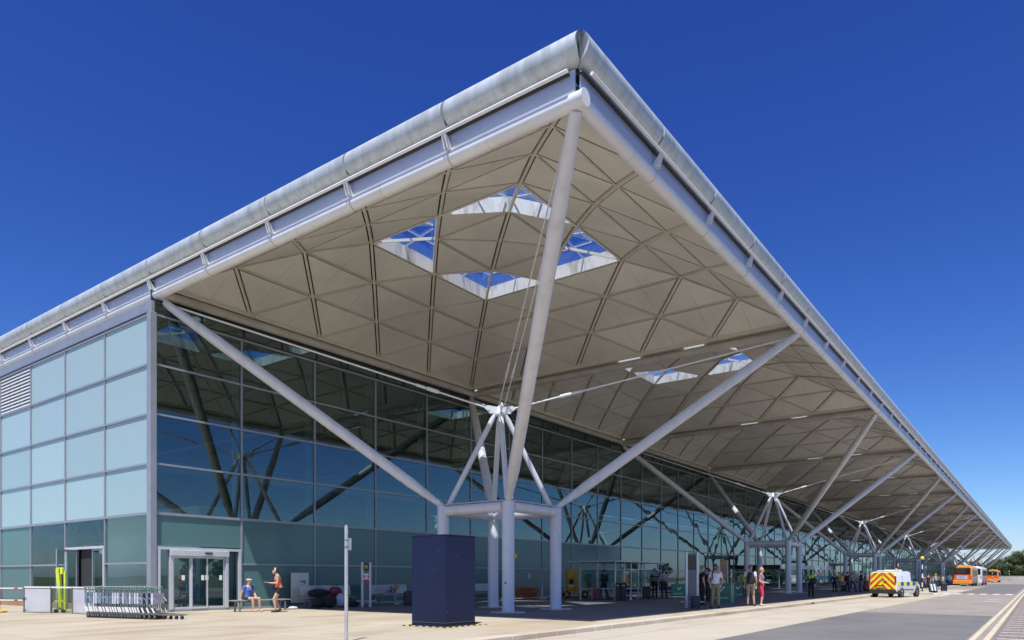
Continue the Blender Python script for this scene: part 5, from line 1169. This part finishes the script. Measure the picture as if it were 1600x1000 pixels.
for s in (-1, 1):
    for k in range(7):
        y0 = -2.02+k*.5; MB().box((s*.913-.006, y0, .80), (s*.913+.006, y0+.495, 1.06)).build('check_marking', 'check_yellow' if k % 2 == 0 else 'check_blue', v)
    MB().box((s*.913-.007, -1.0, .50), (s*.913+.012, .62, .56), bev=.004).build('side_strip', 'bumper', v)
    MB().slab([(s*.906, .28, 1.10), (s*.895, 1.10, 1.10), (s*.815, .70, 1.58), (s*.812, .34, 1.64)], .02, nrm=(s, 0, .2)).build('side_window', 'car_glass', v)
    MB().box((s*.96-.05, .98, 1.08), (s*.96+.09, 1.12, 1.30), bev=.03).build('mirror', 'bumper', v)
    for y in (-1.33, 1.33):
        MB().lathe([(0, 0), (.40, 0), (.40, .012), (.36, .02)], n=26).build('wheel_arch', 'bumper', v, loc=(s*.90, y, .36)).rotation_euler = (0, s*math.pi/2, 0)
        wheel(v, s*.84, y, .325, .2)
    lettering('15', .16, 'bumper', v, (s*.895, -1.3, 1.42), (math.pi/2, 0, s*math.pi/2)); lettering('17', .12, 'bumper', v, (s*.905, -1.22, 1.24), (math.pi/2, 0, s*math.pi/2))
    MB().box((s*.6-.14, 2.06, .70), (s*.6+.14, 2.12, .84), bev=.02).build('headlight', 'lamp_clear', v)
MB().slab([(-.70, .68, 1.72), (.70, .68, 1.72), (.76, 1.30, 1.17), (-.76, 1.30, 1.17)], .02, nrm=(0, .66, .75)).build('windscreen', 'car_glass', v)
MB().box((-.55, -.55, 1.822), (.55, -.35, 1.90), bev=.02).box((-.5, -1.9, 1.80), (.5, -1.5, 1.86), bev=.02).build('roof_box', 'sign_white', v); MB().box((.1, -.9, 1.81), (.12, .5, 1.86)).box((-.5, -.9, 1.81), (-.48, .5, 1.86)).build('roof_rail', 'bumper', v); MB().lathe([(.07, 0), (.07, .07), (.04, .11), (0, .115)], (.2, -.45, 1.90), 14).build('amber_beacon', 'beacon_orange', v)
def bus(label, loc, rz, L, cols, ad=True):
    main, low, cen, sidec = cols
    b = thing('bus', label, 'bus', loc, rz, 'buses at the stands')
    def sec(y, ins=0, z1=2.98): return [Vector((x, y, z)) for x, z in ((1.15-ins, .32), (1.26-ins, .5), (1.27-ins, 1.2), (1.24-ins, 2.3), (1.17-ins, 2.75), (.95-ins, z1), (-.95+ins, z1), (-1.17+ins, 2.75), (-1.24+ins, 2.3), (-1.27+ins, 1.2), (-1.26+ins, .5), (-1.15+ins, .32))]
    autosharp(loft(MB(), [sec(-L/2, .10, 2.9), sec(-L/2+.12), sec(L/2-.25), sec(L/2, .12, 2.8)]).build('body', main, b), .5)
    MB().box((-1.05, -L/2-.03, 1.72), (1.05, -L/2+.02, 2.72), bev=.06).build('rear_window', 'car_glass', b)
    MB().box((-1.1, -L/2-.03, .95), (1.1, -L/2+.02, 1.70), bev=.04).build('engine_cover', cen, b); MB().box((-1.22, -L/2-.08, .34), (1.22, -L/2+.25, .93), bev=.06).build('rear_bumper', low, b)
    if ad: MB().box((-.72, -L/2-.045, 1.05), (.72, -L/2-.031, 1.58)).build('advert_panel', 'advert', b)
    for s in (-1, 1):
        n = int((L-1.2)/1.5)
        for k in range(n): MB().box((s*1.262-.008, -L/2+.8+k*1.5, 1.35), (s*1.262+.008, -L/2+2.24+k*1.5, 2.45)).build('side_window', 'car_glass', b)
        MB().box((s*1.268-.006, -L/2+.5, .5), (s*1.268+.006, L/2-.5, 1.30)).build('side_panel', sidec, b)
        for y in (-L/2+2.6, L/2-2.4): wheel(b, s*1.14, y, .48, .28)
        MB().box((s*1.12-.06, -L/2-.05, 1.0), (s*1.12+.06, -L/2-.0, 1.55), bev=.02).build('tail_light', 'tail_red', b)
    MB().box((-.8, -L/2+1.0, 2.98), (.8, L/2-2, 3.14), bev=.05).build('roof_pod', low, b); MB().slab([(-1.1, L/2-.02, 1.3), (1.1, L/2-.02, 1.3), (1.05, L/2-.06, 2.7), (-1.05, L/2-.06, 2.7)], .03, nrm=(0, 1, 0)).build('windscreen', 'car_glass', b)
    return b
for lab, p, L, cols, rz in (('orange bus with pale advert panel behind its black rear window', PD(1504.5, 106, -.12), 9.6, ('bus_amber', 'bus_amber', 'bus_red', 'bus_grey'), -.02), ('white bus parked just beyond the nearer orange bus', PD(1521.5, 118, -.12), 11, ('bus_white', 'bus_white', 'bus_white', 'pink'), -.02), ('far orange bus beyond the white bus', PD(1551, 176, -.12), 10, ('bus_amber', 'bus_amber', 'bus_red', 'bus_orange'), -.02)):
    bus(lab, (p.x, p.y+L/2, -.12), rz, L, cols, 'white' not in lab)
# ------------------------------------------------------------------ trees: trunk with limbs, crown of leaf-sized faces in clumps
mat('bark', (.10, .075, .055), .9, var=.3, vscale=4)
def leaf_mat(name, a, b):
    m = mat(name, a, .6, col2=b, vscale=.9, fac=(.3, .7)); return m
leaf_mat('leaf_a', (.125, .165, .05), (.055, .08, .028)); leaf_mat('leaf_b', (.11, .15, .055), (.05, .075, .03))
def tree_meshes(seed, h, wd, leaves):
    r = random.Random(seed); tr = MB(); nl = np.random.default_rng(seed)
    tr.path([(0, 0, 0), (.1, .05, h*.22), (.05, .12, h*.5), (.1, .1, h*.8)], [h*.03, h*.024, h*.017, h*.006], 8)
    cl = []
    for i in range(26):
        a = r.uniform(0, 2*math.pi); z = h*r.uniform(.22, .95); rad = wd*math.sqrt(max(.05, 1-((z/h-.5)/.52)**2))*r.uniform(.35, 1.0)
        c = Vector((rad*math.cos(a), rad*math.sin(a), z)); cl.append((c, wd*r.uniform(.22, .42)))
        tr.path([(0.05, .08, max(.15*h, z*.62)), c*.55+Vector((0, 0, z*.36)), c], [h*.010, h*.006, h*.002], 5)
    vs = []; fs = []
    per = leaves//len(cl)
    for c, cr in cl:
        d = nl.normal(size=(per, 3)); d /= np.linalg.norm(d, axis=1)[:, None]; rad = cr*nl.uniform(.35, 1.08, per)**.6; P = np.array(c)+d*rad[:, None]*np.array([1, 1, .8])
        u = nl.normal(size=(per, 3)); u /= np.linalg.norm(u, axis=1)[:, None]; w2 = np.cross(u, d); w2 /= np.linalg.norm(w2, axis=1)[:, None]+1e-6
        s = nl.uniform(.10, .22, per)[:, None]*h/10
        for q in range(per):
            o = len(vs); vs += [P[q]-u[q]*s[q], P[q]+w2[q]*s[q]*.6, P[q]+u[q]*s[q], P[q]-w2[q]*s[q]*.6]; fs.append((o, o+1, o+2, o+3))
    cm = MB(); cm.v = [tuple(p) for p in vs]; cm.f = fs; cm.sm = [False]*len(fs); cm.mi = [0]*len(fs)
    return tr.mesh('trunk', 'bark'), cm
TV = []
for sd, h, wd, lm in ((1, 11, 4.6, 'leaf_a'), (2, 9.5, 4.2, 'leaf_b'), (3, 12.5, 5.0, 'leaf_a')):
    tm, cm = tree_meshes(sd, h, wd, 9000); TV.append((tm, cm.mesh('crown', lm)))
def tree(k, loc, sc_, rz, label, group):
    t = thing('tree', label, 'tree', loc, rz, group); t.scale = (sc_,)*3; link('trunk', TV[k][0], t); link('crown', TV[k][1], t); return t
far_spots = [(1497, 372, .72), (1510, 378, .78), (1522, 368, .82), (1533, 374, .80), (1543, 362, .86), (1552, 370, .88), (1560, 360, .96), (1568, 352, .94), (1576, 362, 1.08), (1584, 350, 1.12), (1592, 356, 1.18), (1600, 348, 1.26), (1608, 352, 1.28), (1617, 345, 1.28), (1634, 352, 1.2), (1652, 346, 1.25), (1671, 355, 1.15), (1690, 349, 1.22), (1712, 353, 1.1)]
for i, (px, dp, s_) in enumerate(far_spots):
    p = PD(px, dp, -.3); tree(i % 3, p, s_*.92, i*1.7, f'leafy tree behind the far parapet, {ORD[i]} from the canopy end', 'trees behind the far parapet')
    p = PD(px+3, dp+14, -.3)
for i in range(22):
    tree((i+1) % 3, (150+9*math.sin(i*2.3), 60+i*16, -.35), .85+.2*math.sin(i*1.3), i*2.1, f'roadside tree mirrored in the glass wall, {ORD[i]} from the camera end', 'trees across the road')
